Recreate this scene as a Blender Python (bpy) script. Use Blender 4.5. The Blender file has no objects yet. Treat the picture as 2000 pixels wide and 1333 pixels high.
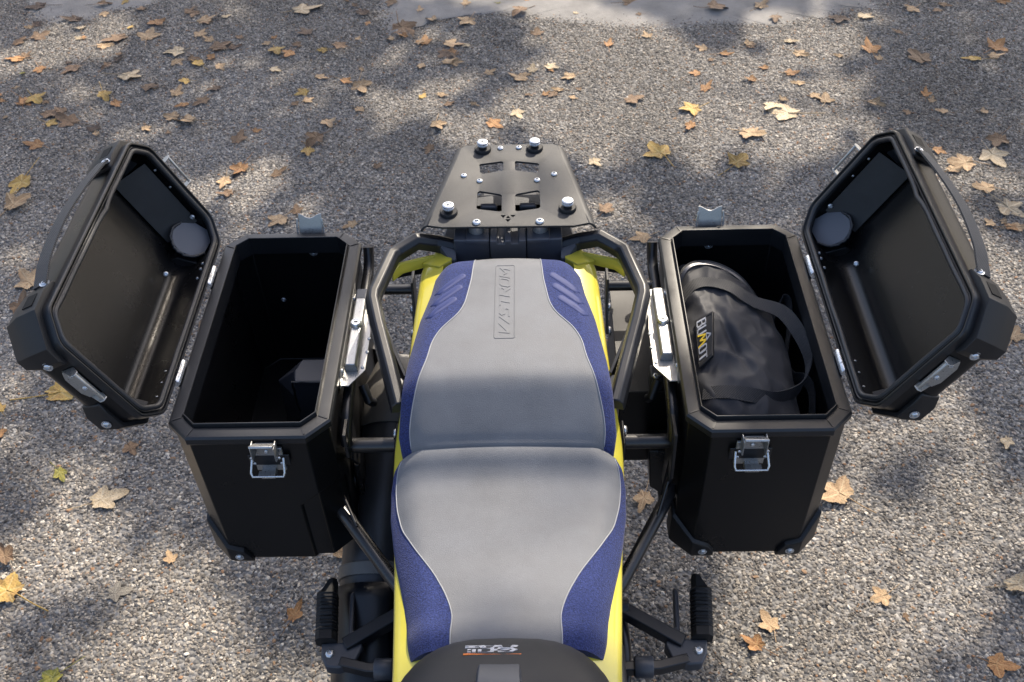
import bpy, bmesh, math, random
from math import radians, sin, cos, pi, sqrt
from mathutils import Vector, Matrix, noise

scene = bpy.context.scene
COL = scene.collection
V = Vector

# ------------------------------------------------------------------ camera
cd = bpy.data.cameras.new('camera'); cam = bpy.data.objects.new('camera', cd); COL.objects.link(cam)
CR, CU, CF = V((.99963, .00386, -.02670)), V((.01634, .70183, .71216)), V((-.02173, .71217, -.70168))
CR = CR.normalized(); CU = (CU - CR * CU.dot(CR)).normalized(); CF = CR.cross(CU) * -1
cam.matrix_world = Matrix(((CR.x, CU.x, -CF.x, .0415), (CR.y, CU.y, -CF.y, -.9901), (CR.z, CU.z, -CF.z, 2.0229), (0, 0, 0, 1)))
cd.sensor_width = 36; cd.lens = 35.71; cd.clip_start = .05; cd.clip_end = 400
cd.dof.use_dof = True; cd.dof.focus_distance = 1.55; cd.dof.aperture_fstop = 13.0
scene.camera = cam

# ------------------------------------------------------------------ sky, sun, exposure
SUN_EL, SUN_AZ = radians(43), radians(23.5)          # azimuth measured from +Y towards +X
SUN = V((sin(SUN_AZ) * cos(SUN_EL), cos(SUN_AZ) * cos(SUN_EL), sin(SUN_EL)))
w = bpy.data.worlds.new('World'); scene.world = w; w.use_nodes = True
nt = w.node_tree; bg = nt.nodes['Background']
sky = nt.nodes.new('ShaderNodeTexSky'); sky.sky_type = 'NISHITA'; sky.sun_disc = False
sky.sun_elevation = SUN_EL; sky.sun_rotation = SUN_AZ; sky.air_density = .85; sky.dust_density = 4.5; sky.ozone_density = .6
nt.links.new(sky.outputs[0], bg.inputs[0]); bg.inputs[1].default_value = .15
ld = bpy.data.lights.new('sun', 'SUN'); sun = bpy.data.objects.new('sun', ld); COL.objects.link(sun)
ld.energy = 3.5; ld.angle = radians(.53); ld.color = (1, .89, .74)
sun.rotation_euler = SUN.to_track_quat('Z', 'Y').to_euler(); sun.location = SUN * 30
vs = scene.view_settings; vs.view_transform = 'Standard'; vs.look = 'None'; vs.exposure = 1.25; vs.gamma = 1; vs.use_curve_mapping = False
scene.cycles.max_bounces = 8; scene.cycles.sample_clamp_indirect = 4; scene.cycles.caustics_reflective = False

# ------------------------------------------------------------------ materials
MATS = {}
def mat(name, col, rough=.5, metal=0., spec=.5, coat=0., bump=0., bscale=400., bdist=.001, var=0., vscale=8., rvar=0., aniso=None, sheen=0.):
    m = bpy.data.materials.new(name); m.use_nodes = True; t = m.node_tree; b = t.nodes['Principled BSDF']
    b.inputs['Base Color'].default_value = (*col, 1); b.inputs['Roughness'].default_value = rough; b.inputs['Metallic'].default_value = metal
    b.inputs['Specular IOR Level'].default_value = spec; b.inputs['Coat Weight'].default_value = coat; b.inputs['Coat Roughness'].default_value = .12
    b.inputs['Sheen Weight'].default_value = sheen
    N = t.nodes.new; Lk = t.links.new
    tc = N('ShaderNodeTexCoord'); co = tc.outputs['Object']
    if aniso:
        mp = N('ShaderNodeMapping'); mp.inputs['Scale'].default_value = aniso; Lk(co, mp.inputs[0]); co2 = mp.outputs[0]
    else: co2 = co
    if var or rvar:
        n = N('ShaderNodeTexNoise'); n.inputs['Scale'].default_value = vscale; n.inputs['Detail'].default_value = 6; n.inputs['Roughness'].default_value = .65; Lk(co2, n.inputs['Vector'])
        if var:
            r = N('ShaderNodeMapRange'); r.inputs[1].default_value = .3; r.inputs[2].default_value = .7; r.inputs[3].default_value = 1 - var; r.inputs[4].default_value = 1 + var; Lk(n.outputs[0], r.inputs[0])
            mx = N('ShaderNodeVectorMath'); mx.operation = 'SCALE'; mx.inputs[0].default_value = col; Lk(r.outputs[0], mx.inputs['Scale']); Lk(mx.outputs[0], b.inputs['Base Color'])
        if rvar:
            r2 = N('ShaderNodeMapRange'); r2.inputs[1].default_value = .3; r2.inputs[2].default_value = .7; r2.inputs[3].default_value = max(.03, rough - rvar); r2.inputs[4].default_value = min(1, rough + rvar); Lk(n.outputs[0], r2.inputs[0]); Lk(r2.outputs[0], b.inputs['Roughness'])
    if bump:
        n2 = N('ShaderNodeTexNoise'); n2.inputs['Scale'].default_value = bscale; n2.inputs['Detail'].default_value = 3; Lk(co2, n2.inputs['Vector'])
        bp = N('ShaderNodeBump'); bp.inputs['Strength'].default_value = bump; bp.inputs['Distance'].default_value = bdist; Lk(n2.outputs[0], bp.inputs['Height']); Lk(bp.outputs[0], b.inputs['Normal'])
    MATS[name] = m
    return m

M_case = mat('black_powder_coat', (.0058, .0058, .0064), .31, spec=.32, bump=.12, bscale=900, bdist=.0006, var=.25, vscale=5, rvar=.06)
M_lid = mat('black_coat_inside', (.0060, .0060, .0066), .27, spec=.45, bump=.06, bscale=700, bdist=.0005, var=.2, vscale=5, rvar=.035)
M_rim = mat('black_rim_coat', (.011, .012, .014), .36, spec=.5, bump=.08, bscale=900, bdist=.0005, rvar=.07, vscale=12)
M_plate = mat('rack_powder_coat', (.024, .025, .027), .54, spec=.42, bump=.35, bscale=650, bdist=.0009, var=.18, vscale=30)
M_plastic = mat('black_plastic', (.010, .011, .014), .34, spec=.45, bump=.15, bscale=1100, bdist=.0005, rvar=.07, vscale=14)
M_trim = mat('grey_black_trim', (.045, .050, .062), .42, spec=.5, bump=.2, bscale=1300, bdist=.0005, rvar=.06, vscale=10)
M_guard = mat('black_corner_plastic', (.011, .011, .012), .46, spec=.40, bump=.2, bscale=1300, bdist=.0004, var=.15, vscale=10)
M_rubber = mat('black_rubber', (.012, .012, .013), .58, spec=.35, bump=.2, bscale=800, bdist=.0005)
M_gasket = mat('gasket_rubber', (.022, .023, .026), .42, spec=.5, bump=.1, bscale=300, bdist=.0008)
M_steel = mat('brushed_stainless', (.40, .40, .39), .34, metal=.75, bump=.15, bscale=160, bdist=.0004, aniso=(6, .7, 6), var=.16, vscale=60, rvar=.1)
M_zinc = mat('zinc_bolt', (.60, .62, .64), .28, metal=.75, var=.12, vscale=200, rvar=.06)
M_dark = mat('dark_recess', (.006, .006, .006), .6, spec=.2)
M_vinyl = mat('grey_vinyl', (.138, .143, .152), .62, spec=.25, bump=.5, bscale=900, bdist=.0010, var=.13, vscale=14, rvar=.07)
M_piping = mat('pale_piping', (.22, .23, .25), .5)
M_suede = mat('blue_suede', (.020, .030, .104), .85, spec=.2, bump=.7, bscale=520, bdist=.0016, var=.65, vscale=420, sheen=.10)
M_bar = mat('blue_vinyl_bar', (.030, .041, .128), .62, spec=.25, bump=.15, bscale=900, bdist=.0004)
M_yellow = mat('yellow_paint', (.50, .44, .050), .28, spec=.5, coat=.7, bump=.03, bscale=250, bdist=.0005, var=.05, vscale=6)
M_exh = mat('black_exhaust_coat', (.022, .024, .029), .38, spec=.5, bump=.15, bscale=700, bdist=.0005, var=.2, vscale=12, rvar=.06)
M_cap = mat('exhaust_end_cap', (.105, .100, .094), .45, spec=.5, bump=.15, bscale=700, bdist=.0004, var=.15, vscale=12)
M_tube = mat('black_tube', (.014, .014, .016), .30, spec=.6, bump=.06, bscale=600, bdist=.0005, rvar=.06, vscale=15)
M_cloth = mat('black_nylon', (.027, .028, .033), .60, spec=.35, bump=.35, bscale=1100, bdist=.0007, var=.06, vscale=25, rvar=.04, sheen=.08)
M_white = mat('white_print', (.42, .43, .46), .6)
M_orange = mat('orange_print', (.75, .20, .035), .5)
M_ylw = mat('yellow_print', (.75, .52, .03), .5)
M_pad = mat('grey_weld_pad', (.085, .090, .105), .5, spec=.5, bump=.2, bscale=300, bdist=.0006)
M_tank = mat('matte_tank_cover', (.011, .012, .015), .62, spec=.4, bump=.2, bscale=900, bdist=.0005, rvar=.05, vscale=12)
M_bark = mat('bark', (.075, .055, .04), .9, bump=.8, bscale=30, bdist=.02, var=.4, vscale=10)

def webbing():
    m = mat('nylon_webbing', (.017, .018, .021), .55, spec=.4, sheen=.1); t = m.node_tree; N = t.nodes.new; L = t.links.new
    wv = N('ShaderNodeTexWave'); wv.inputs['Scale'].default_value = 160; wv.inputs['Distortion'].default_value = .6; wv.bands_direction = 'DIAGONAL'
    tc = N('ShaderNodeTexCoord'); L(tc.outputs['Object'], wv.inputs[0])
    bp = N('ShaderNodeBump'); bp.inputs['Strength'].default_value = .6; bp.inputs['Distance'].default_value = .0008; L(wv.outputs[1], bp.inputs['Height']); L(bp.outputs[0], t.nodes['Principled BSDF'].inputs['Normal'])
    return m
M_web = webbing()

# ------------------------------------------------------------------ mesh helpers
ORI = {}
class MB:
    def __init__(s): s.v = []; s.f = []
    def add(s, v, f):
        o = len(s.v); s.v += [V(p) for p in v]; s.f += [tuple(i + o for i in q) for q in f]; return s
    def box(s, c, d, rot=None):
        c = V(c); P = []
        for z in (-.5, .5):
            for x, y in ((-.5, -.5), (.5, -.5), (.5, .5), (-.5, .5)):
                p = V((x * d[0], y * d[1], z * d[2])); P.append(c + (rot @ p if rot else p))
        return s.add(P, [(3, 2, 1, 0), (4, 5, 6, 7), (0, 1, 5, 4), (1, 2, 6, 5), (2, 3, 7, 6), (3, 0, 4, 7)])
    def rings(s, R, cap=True, loop=False):
        n = len(R[0]); P = [p for r in R for p in r]; F = []; m = len(R)
        for k in range(m if loop else m - 1):
            a = k * n; b = ((k + 1) % m) * n
            for i in range(n): j = (i + 1) % n; F.append((a + i, a + j, b + j, b + i))
        if cap and not loop: F += [tuple(range(n - 1, -1, -1)), tuple(range((m - 1) * n, m * n))]
        return s.add(P, F)
    def prism(s, poly, vec):
        vec = V(vec); return s.rings([[V(p) for p in poly], [V(p) + vec for p in poly]])
    def tube(s, pts, r, n=10, loop=False, sec=None, cap=True):
        pts = [V(p) for p in pts]; m = len(pts); R = []; up = None
        for i, p in enumerate(pts):
            a = pts[(i - 1) % m] if (loop or i) else p; b = pts[(i + 1) % m] if (loop or i < m - 1) else p
            d1 = (p - a).normalized() if (p - a).length else None; d2 = (b - p).normalized() if (b - p).length else None
            t = ((d1 or d2) + (d2 or d1)).normalized()
            if up is None:
                up = V((0, 0, 1)) if abs(t.z) < .9 else V((0, 1, 0))
            up = (up - t * up.dot(t)).normalized(); sd = t.cross(up)
            k = 1 / max(.5, sqrt((1 + (d1 or d2).dot(d2 or d1)) / 2)); rr = r[i] if isinstance(r, (list, tuple)) else r
            if sec: R.append([p + sd * x * k + up * y for x, y in sec])
            else: R.append([p + (sd * cos(2 * pi * q / n) + up * sin(2 * pi * q / n)) * rr for q in range(n)])
        return s.rings(R, cap, loop)
    def lathe(s, prof, c, ax=(0, 0, 1), n=20):
        c = V(c); ax = V(ax).normalized(); u = ax.orthogonal().normalized(); w_ = ax.cross(u)
        return s.rings([[c + ax * h + (u * cos(2 * pi * k / n) + w_ * sin(2 * pi * k / n)) * max(r, 1e-5) for k in range(n)] for r, h in prof])
    def ribbon(s, pts, wv, width, th):
        R = []; m = len(pts); pts = [V(p) for p in pts]
        for i, p in enumerate(pts):
            t = (pts[min(m - 1, i + 1)] - pts[max(0, i - 1)]).normalized(); W = V(wv[i] if isinstance(wv, list) else wv); W = (W - t * W.dot(t)).normalized(); nn = t.cross(W)
            R.append([p + W * width / 2 + nn * th / 2, p - W * width / 2 + nn * th / 2, p - W * width / 2 - nn * th / 2, p + W * width / 2 - nn * th / 2])
        return s.rings(R)
    def grid(s, P):
        r = len(P); c = len(P[0]); return s.add([p for q in P for p in q], [(i * c + j, i * c + j + 1, (i + 1) * c + j + 1, (i + 1) * c + j) for i in range(r - 1) for j in range(c - 1)])
    def build(s, name, m, parent=None, ang=32, bevel=0, seg=2, sub=0, recalc=True, fix=True):
        o = ORI.get(parent, V((0, 0, 0))) if parent else V((0, 0, 0))
        me = bpy.data.meshes.new(name); me.from_pydata([p - o for p in s.v], [], s.f)
        if recalc:
            b = bmesh.new(); b.from_mesh(me); bmesh.ops.remove_doubles(b, verts=b.verts, dist=1e-6); bmesh.ops.recalc_face_normals(b, faces=b.faces); b.to_mesh(me); b.free()
        me.shade_smooth()
        if ang < 180: me.set_sharp_from_angle(angle=radians(ang))
        me.materials.append(m); ob = bpy.data.objects.new(name, me); COL.objects.link(ob)
        if parent: ob.parent = parent
        ORI[ob] = o
        if bevel:
            bv = ob.modifiers.new('bevel', 'BEVEL'); bv.width = bevel; bv.segments = seg; bv.limit_method = 'ANGLE'; bv.angle_limit = radians(30); bv.harden_normals = False
        if sub:
            sb = ob.modifiers.new('sub', 'SUBSURF'); sb.levels = sub; sb.render_levels = sub
        return ob
def thing(name, loc, label, cat, group=None):
    o = bpy.data.objects.new(name, None); COL.objects.link(o); o.location = loc; o.empty_display_size = .1; o['label'] = label; o['category'] = cat
    if group: o['group'] = group
    ORI[o] = V(loc); return o
def tag(o, label, cat, group=None, kind=None):
    if label: o['label'] = label
    if cat: o['category'] = cat
    if group: o['group'] = group
    if kind: o['kind'] = kind
    return o
def lerp(tb, x):
    tb = sorted(tb)
    if x <= tb[0][0]: return tb[0][1]
    for (a, p), (b, q) in zip(tb, tb[1:]):
        if x <= b:
            k = (x - a) / (b - a); return p + (q - p) * k
    return tb[-1][1]
def slerp(tb, x, h=.012):            # smoothed table
    return sum(lerp(tb, x + h * k / 3) for k in range(-3, 4)) / 7
def catmull(P, n=8):
    P = [V(p) for p in P]; o = []
    for i in range(len(P) - 1):
        a = P[max(0, i - 1)]; b = P[i]; c = P[i + 1]; d = P[min(len(P) - 1, i + 2)]
        for k in range(n):
            t = k / n; o.append(.5 * ((2 * b) + (c - a) * t + (2 * a - 5 * b + 4 * c - d) * t * t + (3 * b - a - 3 * c + d) * t ** 3))
    return o + [P[-1]]
def offset_poly(P, d):
    n = len(P); o = []
    for i in range(n):
        a, b, c = P[i - 1], P[i], P[(i + 1) % n]
        e1 = ((b[0] - a[0]), (b[1] - a[1])); e2 = ((c[0] - b[0]), (c[1] - b[1])); l1 = math.hypot(*e1); l2 = math.hypot(*e2)
        n1 = (-e1[1] / l1, e1[0] / l1); n2 = (-e2[1] / l2, e2[0] / l2); k = 1 + n1[0] * n2[0] + n1[1] * n2[1]
        o.append((b[0] + d * (n1[0] + n2[0]) / k, b[1] + d * (n1[1] + n2[1]) / k))
    return o
def chamfer_poly(x0, x1, y0, y1, c):   # counter-clockwise octagon; c = chamfer or 4 chamfers (x0y0, x1y0, x1y1, x0y1)
    c = c if isinstance(c, (list, tuple)) else [c] * 4
    return [(x0 + c[0], y0), (x1 - c[1], y0), (x1, y0 + c[1]), (x1, y1 - c[2]), (x1 - c[2], y1), (x0 + c[3], y1), (x0, y1 - c[3]), (x0, y0 + c[0])]
def round_poly(P, r, k=4):
    o = []; n = len(P)
    for i in range(n):
        a, b, c = V((*P[i - 1], 0)), V((*P[i], 0)), V((*P[(i + 1) % n], 0)); q0 = b + (a - b).normalized() * r; q2 = b + (c - b).normalized() * r
        for j in range(k + 1):
            t = j / k; p = q0 * (1 - t) ** 2 + b * 2 * t * (1 - t) + q2 * t * t; o.append((p.x, p.y))
    return o
def bolt(name, c, ax, r, parent, h=None, mtl=None, hexr=True):
    h = h or r * .55; m = MB(); m.lathe([(r, 0), (r, h * .35), (r * .86, h * .75), (r * .5, h), (0, h)], c, ax, 16)
    o = m.build(name, mtl or M_zinc, parent, ang=50)
    return o
def screw(c, ax, r, parent, name='bolt', washer=False):
    m = MB(); h = r * .6; ax = V(ax).normalized(); c = V(c)
    if washer: m.lathe([(r * 1.45, 0), (r * 1.45, r * .2), (r, r * .2)], c, ax, 18)
    m.lathe([(r, 0), (r, h * .4), (r * .85, h * .8), (r * .55, h), (r * .45, h), (r * .42, h * .45), (0, h * .45)], c, ax, 16)
    return m.build(name, M_zinc, parent, ang=40)
# polyline lettering drawn on any surface: fn(u, v) -> (point, normal)
def strokes(mb, lines, fn, wd, th):
    for L in lines:
        for a, b in zip(L, L[1:]):
            a2, b2 = V((*a, 0)), V((*b, 0)); d = (b2 - a2)
            if d.length < 1e-6: continue
            n = max(1, int(d.length / .25)); R = []; dn = d.normalized(); ext = wd[1] * .5
            p0 = a2 - dn * ext; p1 = b2 + dn * ext; pv = V((-dn.y, dn.x, 0))
            for k in range(n + 1):
                q = p0.lerp(p1, k / n); ring = []
                for sgn, hh in ((1, th), (-1, th), (-1, -th), (1, -th)):
                    e = q + pv * sgn * wd[1] * .5; p, nn = fn(e.x, e.y); ring.append(p + nn * hh)
                R.append(ring)
            mb.rings(R)
GL = {'V': [[(0, 1), (.1, 0), (.75, 1)]], '/': [[(0, 0), (.45, 1)]], '-': [[(.05, .45), (.4, .45)]],
      'S': [[(.7, 1), (.1, 1), (0, .8), (.1, .55), (.6, .5), (.7, .25), (.6, 0), (0, 0)]],
      'T': [[(0, 1), (.75, 1)], [(.38, 1), (.38, 0)]], 'R': [[(0, 0), (0, 1), (.6, 1), (.7, .8), (.6, .5), (0, .5)], [(.35, .5), (.72, 0)]],
      'O': [[(.1, 0), (.6, 0), (.7, .2), (.7, .8), (.6, 1), (.1, 1), (0, .8), (0, .2), (.1, 0)]],
      'M': [[(0, 0), (0, 1), (.4, .35), (.8, 1), (.8, 0)]], 'B': [[(0, 0), (0, 1), (.6, 1), (.7, .85), (.6, .55), (0, .55)], [(.6, .55), (.75, .35), (.7, 0), (0, 0)]],
      'U': [[(0, 1), (0, .12), (.12, 0), (.6, 0), (.72, .12), (.72, 1)]],
      'E': [[(.7, 1), (0, 1), (0, 0), (.7, 0)], [(0, .5), (.6, .5)]], 'D': [[(0, 0), (0, 1), (.5, 1), (.7, .75), (.7, .25), (.5, 0), (0, 0)]]}
def text_lines(t, gap=.28, slant=0., wide=1.):
    x = 0; o = []
    for ch in t:
        ls = GL[ch]; wdt = max(p[0] for l in ls for p in l)
        for l in ls: o.append([(x + p[0] * wide + slant * p[1], p[1]) for p in l])
        x += wdt * wide + gap
    return o, x - gap
# ------------------------------------------------------------------ ground
def asphalt_mat():
    m = mat('asphalt_binder', (.07, .068, .066), .9, spec=.3); t = m.node_tree; N = t.nodes.new; L = t.links.new; b = t.nodes['Principled BSDF']
    tc = N('ShaderNodeTexCoord'); vo = N('ShaderNodeTexVoronoi'); vo.inputs['Scale'].default_value = 95; L(tc.outputs['Object'], vo.inputs['Vector'])
    rp = N('ShaderNodeValToRGB'); rp.color_ramp.elements[0].color = (.05, .05, .052, 1); rp.color_ramp.elements[1].color = (.30, .285, .265, 1); L(vo.outputs['Color'], rp.inputs[0])
    n = N('ShaderNodeTexNoise'); n.inputs['Scale'].default_value = 1.7; n.inputs['Detail'].default_value = 8; L(tc.outputs['Object'], n.inputs['Vector'])
    mr = N('ShaderNodeMapRange'); mr.inputs[1].default_value = .3; mr.inputs[2].default_value = .7; mr.inputs[3].default_value = .7; mr.inputs[4].default_value = 1.15; L(n.outputs[0], mr.inputs[0])
    vm = N('ShaderNodeVectorMath'); vm.operation = 'SCALE'; L(rp.outputs[0], vm.inputs[0]); L(mr.outputs[0], vm.inputs['Scale']); L(vm.outputs[0], b.inputs['Base Color'])
    bp = N('ShaderNodeBump'); bp.inputs['Strength'].default_value = 1; bp.inputs['Distance'].default_value = .006; bp.invert = True; L(vo.outputs['Distance'], bp.inputs['Height']); L(bp.outputs[0], b.inputs['Normal'])
    return m
def stone_mat():
    m = mat('aggregate_stone', (.2, .2, .2), .75, spec=.35); t = m.node_tree; N = t.nodes.new; L = t.links.new; b = t.nodes['Principled BSDF']
    oi = N('ShaderNodeObjectInfo'); rp = N('ShaderNodeValToRGB'); cr = rp.color_ramp
    stops = [(0, (.052, .046, .041)), (.16, (.096, .086, .075)), (.34, (.162, .144, .124)), (.52, (.210, .187, .160)), (.66, (.258, .227, .187)), (.80, (.325, .290, .244)), (.92, (.42, .385, .33)), (.955, (.52, .48, .42)), (.965, (.22, .12, .065)), (1, (.26, .17, .10))]
    cr.elements[0].position = 0; cr.elements[0].color = (*stops[0][1], 1); cr.elements[1].position = 1; cr.elements[1].color = (*stops[-1][1], 1)
    for p, c in stops[1:-1]: e = cr.elements.new(p); e.color = (*c, 1)
    L(oi.outputs['Random'], rp.inputs[0])
    tc = N('ShaderNodeNewGeometry'); n = N('ShaderNodeTexNoise'); n.inputs['Scale'].default_value = 1.5; n.inputs['Detail'].default_value = 8; n.inputs['Roughness'].default_value = .62; L(tc.outputs['Position'], n.inputs['Vector'])
    mr = N('ShaderNodeMapRange'); mr.inputs[1].default_value = .32; mr.inputs[2].default_value = .68; mr.inputs[3].default_value = .55; mr.inputs[4].default_value = 1.30; L(n.outputs[0], mr.inputs[0])
    n3 = N('ShaderNodeTexNoise'); n3.inputs['Scale'].default_value = 380; n3.inputs['Detail'].default_value = 2; L(tc.outputs['Position'], n3.inputs['Vector'])
    mr3 = N('ShaderNodeMapRange'); mr3.inputs[1].default_value = .3; mr3.inputs[2].default_value = .7; mr3.inputs[3].default_value = .78; mr3.inputs[4].default_value = 1.2; L(n3.outputs[0], mr3.inputs[0])
    ml = N('ShaderNodeMath'); ml.operation = 'MULTIPLY'; L(mr.outputs[0], ml.inputs[0]); L(mr3.outputs[0], ml.inputs[1])
    vm = N('ShaderNodeVectorMath'); vm.operation = 'SCALE'; L(rp.outputs[0], vm.inputs[0]); L(ml.outputs[0], vm.inputs['Scale']); L(vm.outputs[0], b.inputs['Base Color'])
    return m
M_asphalt = asphalt_mat(); M_stone = stone_mat()
g = MB(); g.add([(-60, -60, 0), (60, -60, 0), (60, 60, 0), (-60, 60, 0)], [(0, 1, 2, 3)]); go = g.build('asphalt_ground', M_asphalt); tag(go, 'grey asphalt of the car park with exposed stone chips', None, kind='structure')

def make_aggregate():
    me = bpy.data.meshes.new('aggregate'); me.from_pydata([(-2.6, -.2, 0), (2.5, -.2, 0), (2.5, 3.6, 0), (-2.6, 3.6, 0)], [], [(0, 1, 2, 3)]); me.materials.append(M_stone)
    ob = bpy.data.objects.new('stone_aggregate', me); COL.objects.link(ob); ob.location = (0, 0, .0005); tag(ob, 'small grey stone chips set into the asphalt', None, kind='stuff')
    ng = bpy.data.node_groups.new('scatter', 'GeometryNodeTree'); ng.interface.new_socket('Geometry', in_out='INPUT', socket_type='NodeSocketGeometry'); ng.interface.new_socket('Geometry', in_out='OUTPUT', socket_type='NodeSocketGeometry')
    N = ng.nodes.new; L = ng.links.new; gi = N('NodeGroupInput'); gout = N('NodeGroupOutput')
    d = N('GeometryNodeDistributePointsOnFaces'); d.distribute_method = 'RANDOM'; d.inputs['Density'].default_value = 24000; d.inputs['Seed'].default_value = 3; L(gi.outputs[0], d.inputs['Mesh'])
    jn = N('GeometryNodeJoinGeometry')
    for k in range(5):
        ico = N('GeometryNodeMeshIcoSphere'); ico.inputs['Radius'].default_value = 1; ico.inputs['Subdivisions'].default_value = 2
        nz = N('ShaderNodeTexNoise'); nz.noise_dimensions = '4D'; nz.inputs['W'].default_value = k * 7.3; nz.inputs['Scale'].default_value = .9; nz.inputs['Detail'].default_value = 1
        sub = N('ShaderNodeVectorMath'); sub.operation = 'SUBTRACT'; sub.inputs[1].default_value = (.5, .5, .5); L(nz.outputs['Color'], sub.inputs[0])
        sc = N('ShaderNodeVectorMath'); sc.operation = 'SCALE'; sc.inputs['Scale'].default_value = 1.7; L(sub.outputs[0], sc.inputs[0])
        sp = N('GeometryNodeSetPosition'); L(ico.outputs['Mesh'], sp.inputs['Geometry']); L(sc.outputs[0], sp.inputs['Offset'])
        sm = N('GeometryNodeSetMaterial'); sm.inputs['Material'].default_value = M_stone; L(sp.outputs[0], sm.inputs['Geometry'])
        gi2 = N('GeometryNodeGeometryToInstance'); L(sm.outputs[0], gi2.inputs[0]); L(gi2.outputs[0], jn.inputs[0])
    ip = N('GeometryNodeInstanceOnPoints'); L(d.outputs['Points'], ip.inputs['Points']); L(jn.outputs[0], ip.inputs['Instance']); ip.inputs['Pick Instance'].default_value = True
    r1 = N('FunctionNodeRandomValue'); r1.data_type = 'INT'; r1.inputs[4].default_value = 0; r1.inputs[5].default_value = 4; r1.inputs['Seed'].default_value = 11; L(r1.outputs[2], ip.inputs['Instance Index'])
    r2 = N('FunctionNodeRandomValue'); r2.data_type = 'FLOAT_VECTOR'; r2.inputs[0].default_value = (-.35, -.35, 0); r2.inputs[1].default_value = (.35, .35, 6.283); r2.inputs['Seed'].default_value = 5; L(r2.outputs[0], ip.inputs['Rotation'])
    r3 = N('FunctionNodeRandomValue'); r3.data_type = 'FLOAT_VECTOR'; r3.inputs[0].default_value = (.0027, .0021, .0011); r3.inputs[1].default_value = (.0053, .0042, .0022); r3.inputs['Seed'].default_value = 8
    r4 = N('FunctionNodeRandomValue'); r4.inputs['Seed'].default_value = 21; pw = N('ShaderNodeMath'); pw.operation = 'POWER'; pw.inputs[1].default_value = 4; L(r4.outputs[1], pw.inputs[0]); ma = N('ShaderNodeMath'); ma.operation = 'MULTIPLY_ADD'; ma.inputs[1].default_value = .75; ma.inputs[2].default_value = .72; L(pw.outputs[0], ma.inputs[0])
    vs4 = N('ShaderNodeVectorMath'); vs4.operation = 'SCALE'; L(r3.outputs[0], vs4.inputs[0]); L(ma.outputs[0], vs4.inputs['Scale']); L(vs4.outputs[0], ip.inputs['Scale'])
    L(ip.outputs[0], gout.inputs[0]); md = ob.modifiers.new('scatter', 'NODES'); md.node_group = ng
make_aggregate()

M_conc = mat('worn_concrete', (.205, .198, .188), .85, spec=.3, bump=.5, bscale=180, bdist=.002, var=.22, vscale=9)
def slab(pts, label):
    P = catmull([(x, y, .007) for x, y in pts] + [(pts[0][0], pts[0][1], .007)], 36)[:-1]; rg = random.Random(4)
    P = [p + V((.03 * noise.noise(p * 9) + .012 * noise.noise(p * 40), .045 * noise.noise(p * 7 + V((5, 0, 0))) + .02 * noise.noise(p * 33), 0)) for p in P]
    m = MB(); c = sum(P, V()) / len(P)
    def ins(d, z): return [V((p.x + (c.x - p.x) / max(.01, (c - p).length) * d, p.y + (c.y - p.y) / max(.01, (c - p).length) * d, z)) for p in P]
    m.rings([ins(0, -.004), ins(.02, .0005), ins(.07, .0022), ins(.16, .0042)], cap=True); o = m.build('concrete_patch', M_conc, ang=30); tag(o, label, None, kind='structure')
slab([(-.65, 4.6), (-.6, 3.02), (-.46, 2.97), (-.25, 3.03), (-.03, 3.0), (.23, 2.93), (.45, 2.87), (.66, 2.86), (.98, 2.88), (1.32, 2.92), (1.47, 3.04), (1.56, 3.15), (1.9, 4.6)], 'smooth pale concrete strip crossing the asphalt at the top')
slab([(-2.14, 3.14), (-1.99, 3.03), (-1.82, 3.03), (-1.73, 3.13), (-1.54, 3.26), (-1.87, 3.40), (-2.2, 3.36)], 'small pale concrete patch at the top left corner')

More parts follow.
